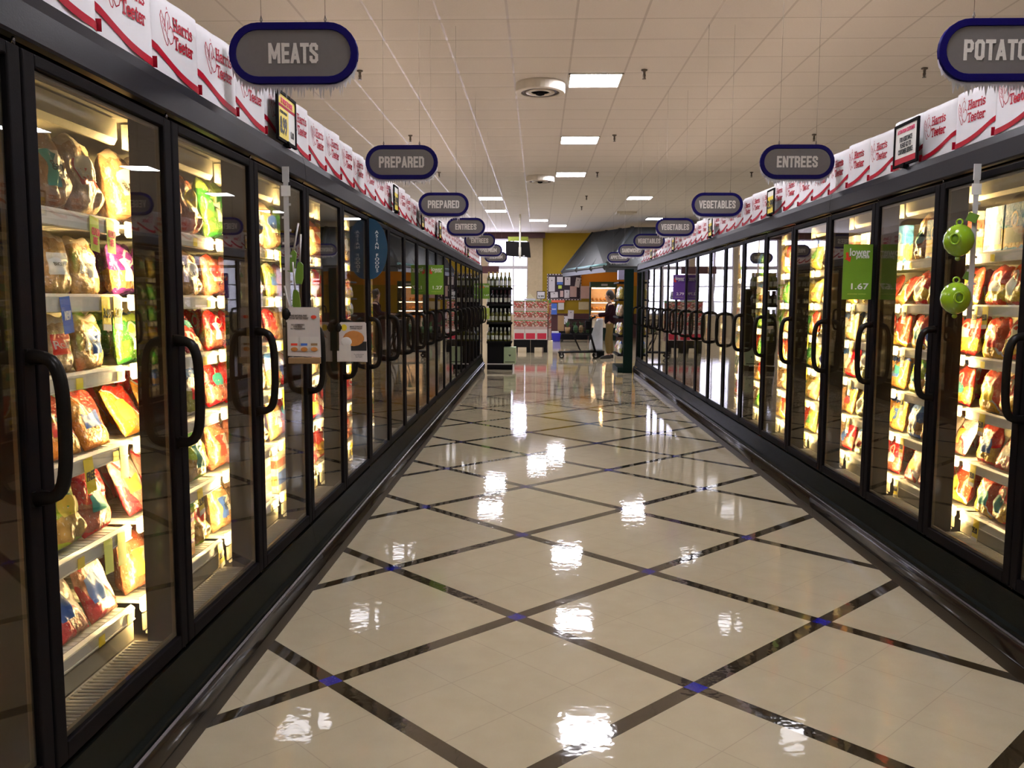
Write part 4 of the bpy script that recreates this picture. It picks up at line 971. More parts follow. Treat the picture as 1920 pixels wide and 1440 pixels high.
# ------------------------------------------------------------------ shelf price tags
tagm = {}
def ptag(side, k, s, x, kind, di, n):
    y0 = (Y0L if side == 'L' else Y0R) + k * P; z = RAILS[side][s]
    yt = (y0 + x) * (1.137 if side == 'L' else 1.085); fb = ((yt - (Y0L if side == 'L' else Y0R)) / P) % 1 * P
    if fb < .075: yt += .075 - fb
    elif fb > P - .075: yt -= fb - (P - .075)
    loc = W(side, yt, .150, z - .010)
    if kind == 'small':
        w, h, m_, top = .034, .030, M['tagyellow'], -.004
    else:
        w, h, top = .048, .098, .004; m_ = {'free': M['tagyellow'], 'yel': M['tagyellow'], 'new': M['tagblue'], 'grn': M['taggreen'], 'wht': M['tagwhite'], 'glu': M['taggreen']}[kind]
    key = (kind, side)
    if key not in tagm:
        b = MB().prism([(-.0006, top), (.0006, top), (.0006 - (.006 if h > .05 else 0), top - h), (-.0006 - (.006 if h > .05 else 0), top - h)], -w / 2, w / 2)
        tagm[key] = b.mesh('price_tag', m_)
    tilt = R.uniform(-.12, .12) if h > .05 else 0
    o = ob('price_tag', tagm[key], None, loc, (0, tilt, ROT[side]))
    desc = {'small': 'small yellow shelf price tag', 'free': 'hanging yellow tag reading FREE', 'yel': 'hanging yellow price tag', 'new': 'hanging blue NEW tag', 'grn': 'blank lime green shelf tag', 'wht': 'white shelf tag', 'glu': 'pink gluten FREE shelf tag'}[kind]
    tag(o, f'{desc}, {ORD[n]} along the {ORD[s]} rail, {ORD[di - 1]} {SIDE[side]} side door', 'price tag', 'price tags on the shelf rails')
    if di <= 6:
        if kind == 'glu':
            ob('lettering', text_mesh('GLUTEN\nFREE', .042, .046, M['pinkink'], off=.03), o, (0, -.006, top - .055))
        elif kind == 'free':
            ob('lettering', text_mesh('FREE', .042, .026, M['ink'], off=.03), o, (0, -.006, top - .05))
        elif kind == 'new':
            ob('lettering', text_mesh('NEW', .030, .024, M['white'], off=.03), o, (0, -.006, top - .05))
        elif kind == 'yel':
            ob('lettering', text_mesh(('3.99' if side == 'L' else '2/5.00'), .042, .028, M['ink'], off=.03), o, (0, -.006, top - .048))
            ob('white_foot', MB().box(-w / 2, w / 2, -.0072, -.0062, top - h, top - h + .018).mesh('white_foot', M['tagwhite']), o)
LT = {0: [[(.27, 'glu'), (.35, 'glu'), (.45, 'glu')], [(.12, 'new'), (.31, 'yel'), (.40, 'yel')], [(.17, 'small'), (.38, 'small')], [(.19, 'free'), (.33, 'small'), (.43, 'grn')], [(.14, 'small'), (.27, 'grn'), (.34, 'grn'), (.44, 'small')], [(.22, 'small'), (.42, 'small')]],
      1: [[(.15, 'small'), (.40, 'small')], [(.25, 'small'), (.45, 'small')], [(.20, 'small'), (.42, 'small')], [(.15, 'small'), (.35, 'small')], [(.12, 'yel'), (.45, 'small')], [(.33, 'yel'), (.43, 'wht')]]}
for k, rows in LT.items():
    for s, lst in enumerate(rows):
        for n, (x, kd) in enumerate(lst): ptag('L', k, s, x, kd, k + 2, n)
for k in (2, 3, 4):
    for s in range(6):
        for n, x in enumerate((.12, .30)): ptag('L', k, s, x, 'small' if R.random() < .7 else 'yel', k + 2, n)
for k in (-1, 0, 1, 2, 3, 4, 5, 6):
    for s in range(6):
        xs = (.28, .45, .62) if k < 4 else (.4, .6)
        for n, x in enumerate(xs): ptag('R', k, s, x + R.uniform(-.03, .03), 'small' if (s == 0 or R.random() < .1) else 'yel', k + 2, n)

# ------------------------------------------------------------------ wine rack at the end of the MEATS side
WY = 17.15
r = empty('wine_rack', (-.80, WY, 0)); tag(r, 'black tiered wine rack standing at the end of the MEATS side freezers', 'display rack')
ob('plinth', MB().box(-.235, .27, 0, .62, .0, .115).mesh('plinth', M['blackshelf'], bevel=.004), r)
ob('plinth_edge', MB().box(-.235, .27, -.006, -.001, .100, .125).mesh('plinth_edge', M['strip']), r)
ob('back_panel', MB().box(-.235, .235, .56, .60, .115, 1.64).mesh('back_panel', M['blackshelf']), r)
ob('lower_block', MB().box(-.235, .095, .06, .55, .117, .53).mesh('lower_block', M['blackshelf']), r)
for z in (.56, .945, 1.31, 1.64): ob('shelf', MB().box(-.245, .262, 0, .56, z - .03, z).box(-.245, .262, -.006, 0, z - .035, z + .015).mesh('shelf', M['blackshelf']), r)
def bottle(tall, glassm, foil):
    s_ = tall / .30
    b = MB().lathe([(.034, 0), (.0365, .006), (.0365, .165 * s_), (.030, .195 * s_), (.0145, .222 * s_), (.0135, .235 * s_)], 14).mesh('bottle_glass', glassm)
    c = MB().lathe([(.0148, .233 * s_), (.0148, .295 * s_), (.013, .30 * s_)], 12).mesh('neck_foil', foil)
    l = MB(); vs = []
    for i in range(9):
        a = -PI / 2 - .9 + 1.8 * i / 8
        vs += [(.0372 * math.cos(a), .0372 * math.sin(a), .045), (.0372 * math.cos(a), .0372 * math.sin(a), .135 * s_)]
    l.add(vs, [(2 * i, 2 * i + 2, 2 * i + 3, 2 * i + 1) for i in range(8)], 0, True)
    return b, c, l.mesh('bottle_label', M['label'])
bg = bottle(.315, M['bottle'], M['gold']); bg2 = bottle(.285, M['bottle'], M['label']); br_ = bottle(.285, M['bottlered'], M['foilred'])
for ti, (z, kindb, w) in enumerate(((1.64, bg, 'olive green wine bottle with gold neck'), (1.31, br_, 'dark red wine bottle with pale label'), (.945, bg2, 'olive wine bottle with pale label'), (.56, bg2, 'olive wine bottle'))):
    n = 6
    for row in range(3 if ti == 0 else 2):
        for i in range(n):
            x = -1.005 + i * .082; y = WY + .055 + row * .10
            o = ob('wine_bottle', kindb[0], None, (x, y, z + .0015), R.uniform(-.5, .5))
            tag(o, f'{w}, {ORD[i]} from the freezer, {["front", "middle", "third"][row]} row of {["top", "second", "third", "bottom"][ti]} tier', 'bottle', 'wine bottles on the black rack')
            ob('neck_foil', kindb[1], o)
            if row == 0 or ti == 0: ob('paper_label', kindb[2], o)
r = empty('wine_carton', (-.575, WY + .10, .117)); tag(r, 'pale green carton with black emblem on the wine rack plinth', 'carton')
ob('carton_body', MB().box(-.12, .12, -.10, .22, 0, .335).mesh('carton_body', M['carton'], bevel=.003), r)
ob('emblem', MB().add([(-.03, 0, .02), (-.01, 0, .012), (0, 0, .022), (.01, 0, .012), (.03, 0, .02), (.012, 0, -.012), (0, 0, -.02), (-.012, 0, -.012)], [(0, 1, 2, 3, 4, 5, 6, 7)]).mesh('emblem', M['ink']), r, (0, -.102, .17))
ob('dark_stripe', MB().box(-.10, .10, -.0025, -.001, 0, .016).mesh('dark_stripe', M['ink']), r, (0, -.10, .03))
ob('tan_flap', MB().box(.1205, .124, -.08, .2, .05, .30).mesh('tan_flap', M['cartonside']), r)

# ------------------------------------------------------------------ dark green shelf tower at the end of the POTATOES side
r = empty('shelf_tower', (1.70, 16.55, 0)); tag(r, 'tall dark green shelf tower at the end of the POTATOES side freezers', 'shelf unit')
ob('side_panel', MB().box(-.06, .12, 0, .05, 0, 2.0).mesh('side_panel', M['green'], bevel=.004), r)
ob('back_board', MB().box(.06, .12, .052, 1.2, .0, 1.95).mesh('back_board', M['green']), r)
ob('header_board', MB().box(-.17, .06, .07, .30, 1.80, 1.98).mesh('header_board', pm('lilac_card', (.45, .42, .62), .5)), r)
for z in (.35, .72, 1.08, 1.42, 1.76): ob('shelf', MB().box(-.16, .06, .06, 1.2, z - .03, z).mesh('shelf', M['blackshelf']), r)
ob('foot', MB().box(-.16, .06, .06, 1.2, 0, .10).mesh('foot', M['green']), r)
for s, z in enumerate((.35, .72, 1.08, 1.42)):
    for i in range(3):
        q = SHAPES['pillow'][(i + s) % 4]
        o = ob('chip_bag', q[0], None, (1.605, 16.78 + i * .30, z + .004), (-.06, 0, -H)); o.scale = (1.25, 1.1, 1.25)
        kd = ['vegw', 'cracker', 'rolls', 'veg'][(i + s) % 4]; link_mat(o, K[kd][2])
        tag(o, f'pale snack bag on the green tower, {ORD[s]} shelf up, {ORD[i]} from the aisle end', 'snack bag', 'snack bags on the green tower')

# ------------------------------------------------------------------ carton stack on black pallets
def boxmat(name, red):
    m, nt, out = newmat(name); g = N(nt); b = g.n('ShaderNodeBsdfPrincipled')
    tc = g.n('ShaderNodeTexCoord'); sp = g.n('ShaderNodeSeparateXYZ'); nt.links.new(tc.outputs['Generated'], sp.inputs[0])
    x, z = sp.outputs[0], sp.outputs[2]
    vo = g.n('ShaderNodeTexVoronoi'); nt.links.new(tc.outputs['Object'], vo.inputs['Vector']); vo.inputs['Scale'].default_value = 34
    sp2 = g.n('ShaderNodeSeparateXYZ'); nt.links.new(vo.outputs['Color'], sp2.inputs[0])
    col = g.mix(g.gt(sp2.outputs[0], .55), (.16, .09, .05), (.36, .03, .03)); col = g.mix(g.gt(sp2.outputs[1], .82), col, (.48, .36, .30))
    st = g.math('FRACT', g.math('ADD', g.math('MULTIPLY', x, 7), g.math('MULTIPLY', z, 5)))
    col = g.mix(g.math('LESS_THAN', z, .30), col, g.mix(g.gt(st, .5), (.55, .50, .47), (.22, .05, .04)))
    col = g.mix(g.gt(z, .93), col, (.05, .20, .05))
    if red:
        col = g.mix(g.math('MULTIPLY', g.band(x, .08, .92), g.band(z, .06, .64)), (.52, .48, .46), (.42, .008, .035))
    nt.links.new(col, b.inputs['Base Color']); b.inputs['Roughness'].default_value = .5
    nt.links.new(b.outputs[0], out.inputs[0]); return m
bm1, bm2 = boxmat('berry_speckled_carton', False), boxmat('crimson_carton', True)
for c in range(3):
    x = -.667 + .151 + c * .302
    for s, (z0, z1) in enumerate(((.345, .62), (.622, .862), (.864, 1.104), (1.106, 1.385))):
        o = ob('fruit_carton', MB().box(-.146, .146, 0, .38, 0, z1 - z0).mesh('fruit_carton', bm2 if s == 0 else bm1, bevel=.003), None, (x, 22.8, z0))
        tag(o, f'{"crimson fronted" if s == 0 else "berry speckled"} carton, {ORD[s]} layer up, {ORD[c]} stack from the windows', 'carton', 'printed cartons stacked on black pallets')
for c in range(2):
    x = -.667 + .226 + c * .453
    b = MB().box(-.222, .222, 0, .40, .14, .344).box(-.222, -.12, 0, .40, 0, .14).box(.12, .222, 0, .4, 0, .14)
    o = ob('black_pallet', b.mesh('black_pallet', M['blackshelf'], bevel=.004), None, (x, 22.8, 0)); tag(o, f'black plastic pallet skirt under the cartons, {["nearer the windows", "nearer the bakery"][c]}', 'pallet')
r = empty('countertop_sign', (.06, 22.95, 1.387)); tag(r, 'small black framed white sign reading 9.99 on top of the cartons', 'sign')
ob('sign_frame', MB().box(-.115, .115, -.008, .008, .04, .25).mesh('sign_frame', M['black'], bevel=.006), r)
ob('white_card', MB().box(-.098, .098, -.011, -.009, .056, .234).mesh('white_card', M['paper']), r)
ob('lettering', text_mesh('9.99', .15, .06, M['ink'], off=.03), r, (0, -.013, .11))
ob('stem', MB().tube([(0, 0, 0), (0, 0, .045)], .01, 6).mesh('stem', M['black']), r)
o = ob('open_tray', MB().box(-.15, .15, 0, .3, 0, .05).mesh('open_tray', pm('pale_lilac_box', (.5, .5, .62), .5), bevel=.004), None, (-.24, 22.84, 1.387)); tag(o, 'pale lilac flat tray on top of the carton stack', 'tray')
o = ob('gable_box', MB().prism([(-.13, 0), (.13, 0), (.0, .14)], 0, .2, 'y').mesh('gable_box', M['cartonside']), None, (-.24, 22.86, 1.44)); tag(o, 'tan gable shaped package on the lilac tray', 'package')
o = ob('candy_banner', MB().box(-.035, .035, -.01, .01, 0, 1.08).mesh('candy_banner', bm1), None, (.30, 22.9, .32)); tag(o, 'narrow vertical speckled banner beside the carton stack', 'banner')
o = ob('tan_block', MB().box(-.06, .06, 0, .2, 0, .32).mesh('tan_block', M['cartonside']), None, (.32, 22.8, 0)); tag(o, 'tan block standing under the speckled banner', 'box')
# ------------------------------------------------------------------ television on a ceiling pole
r = empty('ceiling_television', (-.62, 25.5, 0)); tag(r, 'black television seen from behind on a white ceiling pole', 'television')
ob('screen_shell', MB().prism([(-.36, 2.70), (.375, 2.65), (.33, 3.10), (-.37, 3.13)], -.06, .06, 'y').mesh('screen_shell', M['black'], bevel=.01), r)
ob('ceiling_pole', MB().tube([(.055, -.10, 2.62), (.055, -.10, 2.9), (.055, -.10, CEIL)], .028, 10).mesh('ceiling_pole', M['offwhite']), r)
ob('mount_plate', MB().box(.02, .09, -.12, -.062, 2.72, 2.95).mesh('mount_plate', M['offwhite']), r)
ob('asset_label', MB().box(.14, .20, -.063, -.061, 2.68, 2.71).mesh('asset_label', M['paper']), r)
o = ob('hanging_banner', MB().box(-.31, .29, -.01, .01, 3.14, 3.27).mesh('green_banner', pm('olive_banner', (.30, .36, .03), .5)), None, (-.62, 25.66, 0)); tag(o, 'olive green banner edge showing above the television', 'banner')

# ------------------------------------------------------------------ bakery corner
def solid(name, quads, mats): return MB()
A, B_, Cc, D = Vector((.853, 31, 2.37)), Vector((1.99, 25.8, 2.37)), Vector((1.976, 31.5, 3.81)), Vector((3.009, 28, 3.70))
r = empty('corner_awning', (2, 28.5, 2.3)); tag(r, 'big sloping grey metal awning over the bakery corner', 'awning')
off = Vector((2, 28.5, 2.3))
def slab(p, th, nrm=None):
    n = nrm or (p[1] - p[0]).cross(p[-1] - p[0]).normalized()
    b = MB(); k = len(p)
    b.add([q - off for q in p] + [q - off + n * th for q in p], [list(range(k)), list(range(k, 2 * k))[::-1]] + [(i, (i + 1) % k, k + (i + 1) % k, k + i) for i in range(k)])
    return b
ob('front_slope', slab([A, B_, D, Cc], .05).mesh('front_slope', M['awn']), r)
E_ = Vector((5.6, 25.8, 2.37)); F_ = Vector((5.6, 28, 3.70))
ob('side_slope', slab([B_, E_, F_, D], .05).mesh('side_slope', M['awn']), r)
for t in (0.0, .38, .72, 1.0):
    p, q = A.lerp(B_, t), Cc.lerp(D, t); n = (B_ - A).cross(Cc - A).normalized()
    ob('rib', MB().tube([p - off, q - off], .10, 6).mesh('rib', M['awndark']), r)
for t in (.33, .66, 1.0):
    p, q = B_.lerp(E_, t), D.lerp(F_, t)
    ob('rib', MB().tube([p - off, q - off], .10, 6).mesh('rib', M['awndark']), r)
ob('top_beam', MB().tube([Cc - off, D - off, F_ - off], .06, 6).mesh('top_beam', M['awndark']), r)
ob('gutter', MB().tube([A - off + Vector((.12, -.25, .10)), B_ - off + Vector((0, -.06, .10))], .04, 8).mesh('gutter', M['teal']), r)
ob('fascia', MB().box(0, 1, 0, 1, 0, 1, mat=Matrix.Translation(A - off + Vector((0, 0, -.13))) @ Matrix(((B_.x - A.x, .08, 0, 0), (B_.y - A.y, .02, 0, 0), (0, 0, .15, 0), (0, 0, 0, 1)))).mesh('fascia', M['awndark']), r)
ob('side_fascia', MB().box(B_.x - off.x, E_.x - off.x, B_.y - off.y, B_.y - off.y + .08, -.06, .10).mesh('side_fascia', M['awndark']), r)
quad('trim_5', 2.2, 9.0, FAR - .9, FAR - .03, CEIL - .25, CEIL - .001, 'yellow')
# bread case
BX, BY = 2.25, 30.0
r = empty('bread_case', (BX, BY, 0)); tag(r, 'lit bread case with dark green header against the bakery wall', 'display case')
ob('header', MB().box(-.46, .46, -.04, .5, 1.84, 2.04).mesh('header', pm('dull_green_panel', (.03, .07, .035), .5), bevel=.01), r)
ob('header_plate', MB().box(-.08, .14, -.045, -.041, 1.90, 1.97).mesh('header_plate', M['paper']), r)
ob('side_panel', MB().box(-.46, -.43, 0, .5, 0, 1.86).mesh('side_panel', M['green']), r); ob('side_panel', MB().box(.43, .46, 0, .5, 0, 1.86).mesh('side_panel', M['green']), r)
ob('back_panel', MB().box(-.43, .43, .46, .5, .45, 1.86).mesh('back_panel', pm('peach_panel', (.75, .50, .32), .6)), r)
ob('base_cabinet', MB().box(-.43, .43, 0, .5, 0, .42).mesh('base_cabinet', M['green']), r)
ob('sloped_front', MB().box(-.42, .42, -.02, .30, .45, .70).mesh('sloped_front', pm('cream_case_front', (.80, .70, .55), .5)), r)
for z in (.74, 1.04, 1.35): ob('shelf', MB().box(-.43, .43, .02, .46, z - .02, z).mesh('shelf', M['offwhite']), r)
ob('lamp', MB().box(-.40, .40, .02, .06, 1.81, 1.835).mesh('lamp', M['warmlamp']), r)
for z in (.98, 1.29): ob('lamp', MB().box(-.40, .40, .03, .05, z + .015, z + .028).mesh('lamp', M['warmlamp']), r)
lf = MB().ball((0, 0, .045), .055, .15, .045, 12).mesh('bread_loaf', M['bread'])
for s, z in enumerate((.74, 1.04, 1.35)):
    for i in range(6):
        o = ob('bread_loaf', lf, None, (BX - .35 + i * .14, BY + .22, z + .036), (.25, 0, .12)); o.scale = (1.0, .8, 1.1)
        tag(o, f'golden bread loaf on {["bottom", "middle", "top"][s]} shelf of the lit case, {ORD[i]} from its hinge side', 'bread', 'bread loaves in the lit case')
# a warm pendant lamp behind the awning
r = empty('pendant_lamp', (2.3, 31.2, 2.9)); tag(r, 'warm bakery pendant lamp hidden under the grey awning', 'lamp')
ob('shade', MB().lathe([(.03, .12), (.10, .08), (.16, 0)], 16).mesh('shade', M['awndark']), r); ob('bulb', MB().ball((0, 0, .0), .07, .07, .05).mesh('bulb', emis('warm_pendant_bulb', (1, .55, .2), 160)), r)
ob('cord', MB().tube([(0, 0, .12), (0, 0, CEIL - 2.9)], .006, 5).mesh('cord', M['awndark']), r)
# notice board
r = empty('notice_board', (.95, FAR - .02, 0)); tag(r, 'dark notice board with a chequered border on the mustard wall', 'notice board')
ob('board', MB().box(-.60, .60, -.05, -.012, 1.45, 2.33).mesh('board', pm('dark_cork', (.025, .015, .03), .8)), r)
ckm = newmat('chequer_border'); m_, nt_, out_ = ckm; g_ = N(nt_); bb = g_.n('ShaderNodeBsdfPrincipled'); ck = g_.n('ShaderNodeTexChecker'); tc_ = g_.n('ShaderNodeTexCoord'); nt_.links.new(tc_.outputs['Object'], ck.inputs[0]); ck.inputs['Scale'].default_value = 18; ck.inputs[1].default_value = (.5, .45, .48, 1); ck.inputs[2].default_value = (.03, .01, .03, 1); nt_.links.new(ck.outputs[0], bb.inputs[0]); nt_.links.new(bb.outputs[0], out_.inputs[0])
b = MB().box(-.64, .64, -.055, -.01, 2.33, 2.38).box(-.64, .64, -.055, -.01, 1.40, 1.45).box(-.64, -.60, -.055, -.01, 1.45, 2.33).box(.60, .64, -.055, -.01, 1.45, 2.33)
ob('border', b.mesh('border', m_), r)
notes = [(.37, .60, 1.72, 2.27, 'paper', 'tall white notice at the window end of the board', 0), (.68, .90, 1.98, 2.27, 'paper', 'white notice with a blue foot', 0), (.97, 1.18, 1.96, 2.26, 'paper', 'plain white notice in the top middle', 0), (1.37, 1.54, 1.88, 2.24, 'paper', 'tilted white notice at the top bakery end', .16), (1.17, 1.42, 1.52, 1.92, 'pink', 'pale pink notice low in the middle', 0), (.96, 1.15, 1.48, 1.78, 'paper', 'narrow white notice left of the pale pink one', 0), (1.57, 1.92, 1.46, 1.93, 'pink', 'large pink sheet beyond the board end', 0), (.44, .72, 1.49, 1.70, 'paper', 'wide low white notice on the board', -.05), (.80, .92, 1.52, 1.75, 'pink', 'small lilac flyer low on the board', 0), (.73, .86, 1.83, 1.95, 'taggreen', 'small green square note on the board', 0), (1.10, 1.32, .70, 1.02, 'paper', 'white sheet hanging on the wainscot', .05), (.86, 1.10, .50, .80, 'paper', 'white sheet leaning on the wainscot below another', -.04), (1.50, 1.88, 1.05, 1.34, 'cartonside', 'pale yellow menu sheet under the pink sheet', 0)]
for x0, x1, z0, z1, m_, lab, t in notes:
    w, h = x1 - x0, z1 - z0
    o = ob('paper_notice', MB().box(-w / 2, w / 2, -.003, .003, -h / 2, h / 2).mesh('paper_notice', M[m_]), None, ((x0 + x1) / 2, FAR - .085 - .006 * (m_ == 'pink'), (z0 + z1) / 2), (0, t, 0))
    tag(o, lab, 'paper', 'papers on and around the notice board')
    if 'blue foot' in lab: ob('blue_foot', MB().box(-w / 2, w / 2, -.0045, -.0035, -h / 2, -h / 2 + .1).mesh('blue_foot', M['tagblue']), o)
    elif m_ == 'paper': ob('small_mark', MB().prism([(.02 * math.cos(i * PI / 4), .02 * math.sin(i * PI / 4)) for i in range(8)], -.0045, -.0035, 'y').mesh('small_mark', M['ink']), o, (0, 0, h * .25))
o = ob('orange_banner', MB().box(0, .52, -.01, .01, 0, .09).mesh('orange_banner', M['orangered']), None, (.46, FAR - .1, 1.31)); tag(o, 'orange red strip banner under the notice board', 'banner')
o = ob('blue_poster', MB().box(0, .22, -.01, .01, 0, .42).mesh('blue_poster', M['tagblue']), None, (.47, FAR - .12, .86)); tag(o, 'bright blue poster below the orange strip', 'poster')
ob('lettering', text_mesh('SHARE', .14, .05, M['white'], off=.02), o, (.11, -.012, .2))
o = ob('grey_box', MB().box(0, .22, 0, .15, 0, .26).mesh('grey_box', M['strip'], bevel=.01), None, (.73, FAR - .17, 1.04)); tag(o, 'grey donation box beside the blue poster', 'box')
# blue bin and floral table
r = empty('storage_bin', (.60, 29.1, 0)); tag(r, 'deep blue plastic bin on the floor with a white liner', 'bin')
ob('bin_body', MB().prism([(-.13, 0), (.13, 0), (.16, .28), (-.16, .28)], 0, .3, 'y').mesh('bin_body', M['bluebin'], bevel=.008), r)
ob('white_liner', MB().box(-.15, .09, .02, .28, .281, .34).mesh('white_liner', M['wplastic'], bevel=.01), r)
r = empty('display_table', (1.28, 28.6, 0)); tag(r, 'long low black table in front of the bakery wall', 'table')
ob('table_top', MB().box(-.52, .55, 0, .6, .22, .27).mesh('table_top', M['blackshelf'], bevel=.004), r)
for x in (-.48, .50):
    for y in (.04, .56): ob('leg', MB().box(x - .025, x + .025, y - .025, y + .025, 0, .22).mesh('leg', M['blackshelf']), r)
for j, x in enumerate((.98, 1.20, 1.45, 1.68)):
    r = empty('flower_bucket', (x, 28.9, .271)); tag(r, f'dark flower bucket on the low black table, {ORD[j]} from the blue bin', 'bucket', 'flower buckets on the low table')
    ob('pot', MB().lathe([(.07, 0), (.095, .22), (.09, .22), (.085, .20)], 14).mesh('pot', [M['brown'], M['blackshelf'], M['leaf'], M['leaf']][j]), r)
    lv = MB(); rr = random.Random(j)
    for i in range(26):
        a = rr.uniform(0, 6.28); e = rr.uniform(.1, .6); l = rr.uniform(.12, .26)
        p = Vector((0, 0, .20)); q = p + Vector((math.cos(a) * e * l, math.sin(a) * e * l, l)); sd = Vector((-math.sin(a), math.cos(a), 0)) * .02; md = (p + q) / 2
        lv.add([p, md + sd, q, md - sd], [(0, 1, 2, 3)])
    ob('foliage', lv.mesh('foliage', M['leaf']), r)
o = ob('brown_carton', MB().box(-.11, .11, 0, .25, 0, .55).mesh('brown_carton', M['brown'], bevel=.003), None, (.80, 30.6, .30)); tag(o, 'brown upright carton behind the flower table', 'carton')
o = ob('low_cabinet', MB().box(-.55, .55, 0, .5, 0, .298).mesh('low_cabinet', M['blackshelf'], bevel=.004), None, (1.2, 30.5, 0)); tag(o, 'low black cabinet behind the flower table', 'cabinet')

# ------------------------------------------------------------------ shopper with a cart
def skin_obj(name, nodes, edges, mat, parent, root=0, sub=2):
    me = bpy.data.meshes.new(name); bm = bmesh.new(); ly = bm.verts.layers.skin.verify()
    vs = []
    for i, (p, r_) in enumerate(nodes):
        v = bm.verts.new(p); rr = r_ if isinstance(r_, tuple) else (r_, r_)
        v[ly].radius = rr; v[ly].use_root = (i == root); vs.append(v)
    for a, b in edges: bm.edges.new((vs[a], vs[b]))
    bm.to_mesh(me); bm.free(); me.materials.append(mat)
    o = ob(name, me, parent)
    md = o.modifiers.new('skin', 'SKIN'); md.use_smooth_shade = True; md.branch_smoothing = .6
    sb = o.modifiers.new('sub', 'SUBSURF'); sb.levels = sub; sb.render_levels = sub
    return o
px, py = 1.72, 20.75
r = empty('person', (px, py, 0)); tag(r, 'person in a dark maroon sweater and khaki trousers leaning on a cart', 'person')
nodes = [((0, 0, .90), .105), ((.01, 0, 1.05), .11), ((.015, 0, 1.20), .135), ((.0, 0, 1.30), .10), ((-.02, 0, 1.385), .055),     # 0-4 pelvis..neck
         ((-.035, 0, 1.45), .072), ((-.045, 0, 1.53), .092), ((-.035, 0, 1.60), .070), ((-.125, 0, 1.485), .016)]                # 5-8 head, nose
edges = [(0, 1), (1, 2), (2, 3), (3, 4), (4, 5), (5, 6), (6, 7), (5, 8)]
for sgn in (-1, 1):
    b0 = len(nodes)
    nodes += [((.0, sgn * .17, 1.285), .055), ((-.06, sgn * .21, 1.07), .042), ((-.31, sgn * .17, 1.03), .030), ((-.365, sgn * .165, 1.045), (.034, .018)), ((-.40, sgn * .165, 1.048), (.032, .015))]
    edges += [(3, b0), (b0, b0 + 1), (b0 + 1, b0 + 2), (b0 + 2, b0 + 3), (b0 + 3, b0 + 4)]
    for f in range(4):
        c0 = len(nodes); yy = sgn * .165 + (f - 1.5) * .018; L_ = [.030, .036, .034, .026][f]
        nodes += [((-.425, yy, 1.046), .009), ((-.425 - L_, yy, 1.036), .0085), ((-.428 - L_ * 1.1, yy, 1.006), .0075)]
        edges += [(b0 + 4, c0), (c0, c0 + 1), (c0 + 1, c0 + 2)]
    c0 = len(nodes)
    nodes += [((-.375, sgn * .165 - sgn * .035, 1.042), .010), ((-.405, sgn * .165 - sgn * .052, 1.034), .009)]
    edges += [(b0 + 3, c0), (c0, c0 + 1)]
    l0 = len(nodes)
    nodes += [((.0, sgn * .09, .80), .085), ((-.02 + .03 * sgn, sgn * .095, .46), .055), ((.02 + .04 * sgn, sgn * .10, .09), .040), ((-.10 + .04 * sgn, sgn * .10, .035), (.040, .028))]
    edges += [(0, l0), (l0, l0 + 1), (l0 + 1, l0 + 2), (l0 + 2, l0 + 3)]
skin_obj('body', nodes, edges, M['skin'], r)
sw = [((0, 0, .78), .158), ((.01, 0, .95), .150), ((.015, 0, 1.10), .150), ((.015, 0, 1.22), .150), ((0, 0, 1.31), .105), ((-.015, 0, 1.365), .066)]
se = [(0, 1), (1, 2), (2, 3), (3, 4), (4, 5)]
for sgn in (-1, 1):
    b0 = len(sw); sw += [((.0, sgn * .175, 1.285), .072), ((-.06, sgn * .215, 1.07), .060), ((-.30, sgn * .172, 1.03), .043)]; se += [(4, b0), (b0, b0 + 1), (b0 + 1, b0 + 2)]
skin_obj('sweater', sw, se, M['sweater'], r)
tr = [((0, 0, .95), .155), ((0, 0, .80), .142)]; te = [(0, 1)]
for sgn in (-1, 1):
    b0 = len(tr); tr += [((.0, sgn * .09, .70), .098), ((-.02 + .03 * sgn, sgn * .095, .46), .080), ((.02 + .04 * sgn, sgn * .10, .10), .066)]; te += [(1, b0), (b0, b0 + 1), (b0 + 1, b0 + 2)]
skin_obj('trousers', tr, te, M['khaki'], r)
skin_obj('hair', [((.035, 0, 1.40), .070), ((.025, 0, 1.49), .110), ((-.025, 0, 1.585), .118), ((-.085, 0, 1.615), .070)], [(0, 1), (1, 2), (2, 3)], M['hair'], r)
for sgn in (-1, 1):
    ob('ear', MB().ball((-.03, sgn * .088, 1.50), .018, .008, .028).mesh('ear', M['skin']), r)
    ob('eye', MB().ball((-.125, sgn * .032, 1.525), .008, .012, .008).mesh('eye', M['ink']), r)
    ob('shoe', MB().prism([(.05, 0), (-.20, 0), (-.205, .03), (-.15, .06), (-.02, .09), (.05, .08)], -.045, .045, 'y').mesh('shoe', M['shoe'], bevel=.012), r, (.02 + .04 * sgn, sgn * .10, .002))
ob('mouth', MB().ball((-.128, 0, 1.455), .006, .022, .005).mesh('mouth', M['red']), r)

